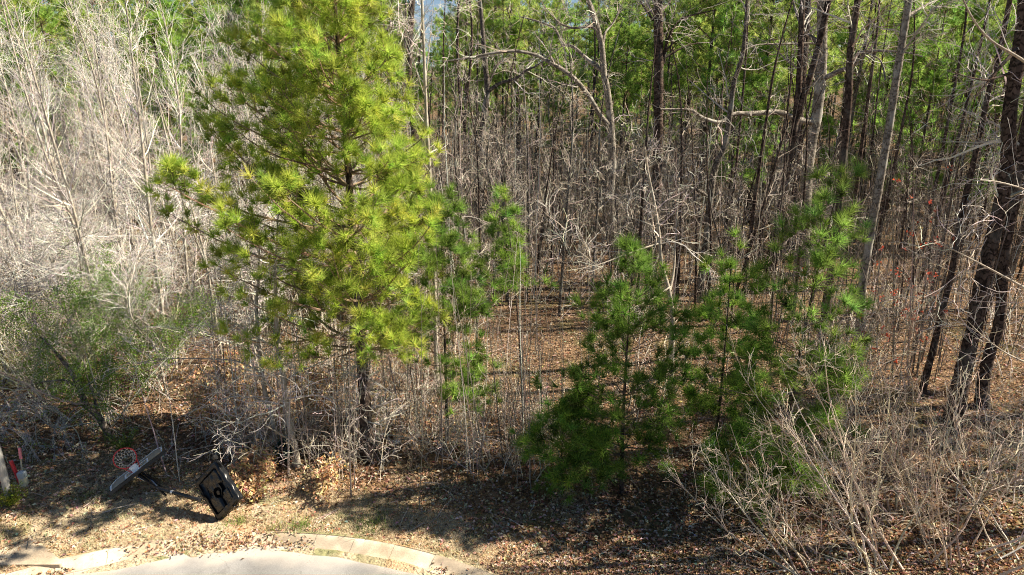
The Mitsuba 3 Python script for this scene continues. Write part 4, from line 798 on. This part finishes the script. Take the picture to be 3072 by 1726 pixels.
# green tufts
def tuft(px, n, h, w, col, label, spread=0.12, name='grass_tuft'):
    r = rng(int(px[0] * 7 + px[1])); p = on_ground(*px); k = fresh(name)
    b = p + np.c_[spread * r.standard_normal((n, 2)), np.zeros(n)]
    d = unit(np.c_[0.45 * r.standard_normal((n, 2)), np.ones(n)]); L = h * (0.5 + 0.6 * r.random((n, 1)))
    s = unit(np.cross(d, r.standard_normal((n, 3)))) * w; bend = np.c_[0.3 * r.standard_normal((n, 2)), -0.1 * np.ones(n)] * L
    v = np.stack([b + s, b - s, b + d * L * 0.6 + s * 0.8, b + d * L * 0.6 - s * 0.8, b + d * L + bend], 1).reshape(-1, 3)
    o_ = np.arange(n)[:, None] * 5; f = np.vstack([o_ + [0, 1, 3], o_ + [0, 3, 2], o_ + [2, 3, 4]])
    c = np.asarray(col)[None] * (1 + 0.25 * r.standard_normal((n, 1)))
    scene[k] = mikit.ply((v, f), 'mat_leaf', color=np.repeat(np.clip(c, 0.01, 0.6), 5, axis=0)); labels[k] = {'label': label, 'category': 'grass'}
def leafy(px, n, rad_, col, label):
    r = rng(int(px[0] * 5 + px[1])); p = on_ground(*px); k = thing('weed_clump', label, 'plant')
    K = 5; m_ = 26; d = unit(np.c_[0.6 * r.standard_normal((m_, 2)), np.ones(m_)]); P = p + d[:, None] * (np.linspace(0, 1, K)[None, :, None] * rad_ * (1.2 + 0.6 * r.random((m_, 1, 1))))
    part(k, 'stem', (*tubes(P, np.full((m_, K), 0.005), 3), strand_colors(r, m_, K * 3, (0.12, 0.15, 0.05))), 'mat_wood')
    c = P[r.integers(0, m_, n), r.integers(1, K, n)] + 0.05 * r.standard_normal((n, 3))
    part(k, 'leaves', leaves(c, r, (0.03, 0.06), col), 'mat_leaf')
leafy((12.5, 512), 900, 0.26, (0.26, 0.30, 0.04), 'bright yellow green weed clump at the foot of the utility pole')
tuft((300, 526), 70, 0.28, 0.006, (0.16, 0.24, 0.06), 'upright green grass tuft just behind the curb')
tuft((241, 523), 60, 0.30, 0.005, (0.17, 0.24, 0.06), 'green grass tuft below the hoop base')
tuft((273, 530), 60, 0.20, 0.005, (0.22, 0.26, 0.08), 'pale green grass tuft beside the upright tuft')
tuft((372, 524), 120, 0.28, 0.006, (0.13, 0.18, 0.06), 'wide dull green grass tuft in the pine shade behind the curb', 0.2)
tuft((225, 528), 50, 0.18, 0.006, (0.15, 0.22, 0.05), 'low green weed tuft at the soil covered curb')
tuft((85, 500), 60, 0.16, 0.006, (0.16, 0.20, 0.06), 'low green tuft on the tan grass', 0.2)
leafy((282, 457), 500, 0.25, (0.09, 0.17, 0.03), 'small green seedling clump between the lichen grey trunks')
leafy((124, 452), 500, 0.40, (0.09, 0.16, 0.025), 'green weed clump above the fallen backboard')

# small litter: dark tub, white scraps, bottle
p = on_ground(288, 459)
k = thing('plastic_tub', 'dark green plastic tub lying behind the lichen grey trunk', 'tub')
t_ = trimesh.creation.revolve(np.array([[0, 0], [0.17, 0], [0.22, 0.42], [0.24, 0.42], [0.24, 0.45], [0.20, 0.45], [0.15, 0.03], [0, 0.03]]), sections=28)
t_.apply_transform(trimesh.transformations.rotation_matrix(0.5, [1, 0, 0.3])); t_.apply_translation(p + [0, 0, 0.03]); part(k, 'shell', t_, 'mat_green_plastic', 40)
for (u, v_), lab, s in [((396, 441), 'crumpled white scrap by the trunk of the tall front pine', 0.10), ((489, 420), 'tiny pale scrap lying in the shaded gap', 0.06)]:
    p = on_ground(u, v_); r = rng(int(u)); m_ = trimesh.creation.icosphere(subdivisions=2, radius=s)
    vv = np.array(m_.vertices) * [1, 0.7, 0.45]; vv *= (0.7 + 0.7 * meshkit.fbm(vv * 9 / max(s * 5, 0.4), 3, 4))[:, None]
    k = fresh('litter_scrap'); scene[k] = mikit.ply((vv + p + [0, 0, s * 0.3], m_.faces), 'mat_white_paint', smooth=False); labels[k] = {'label': lab, 'category': 'litter'}
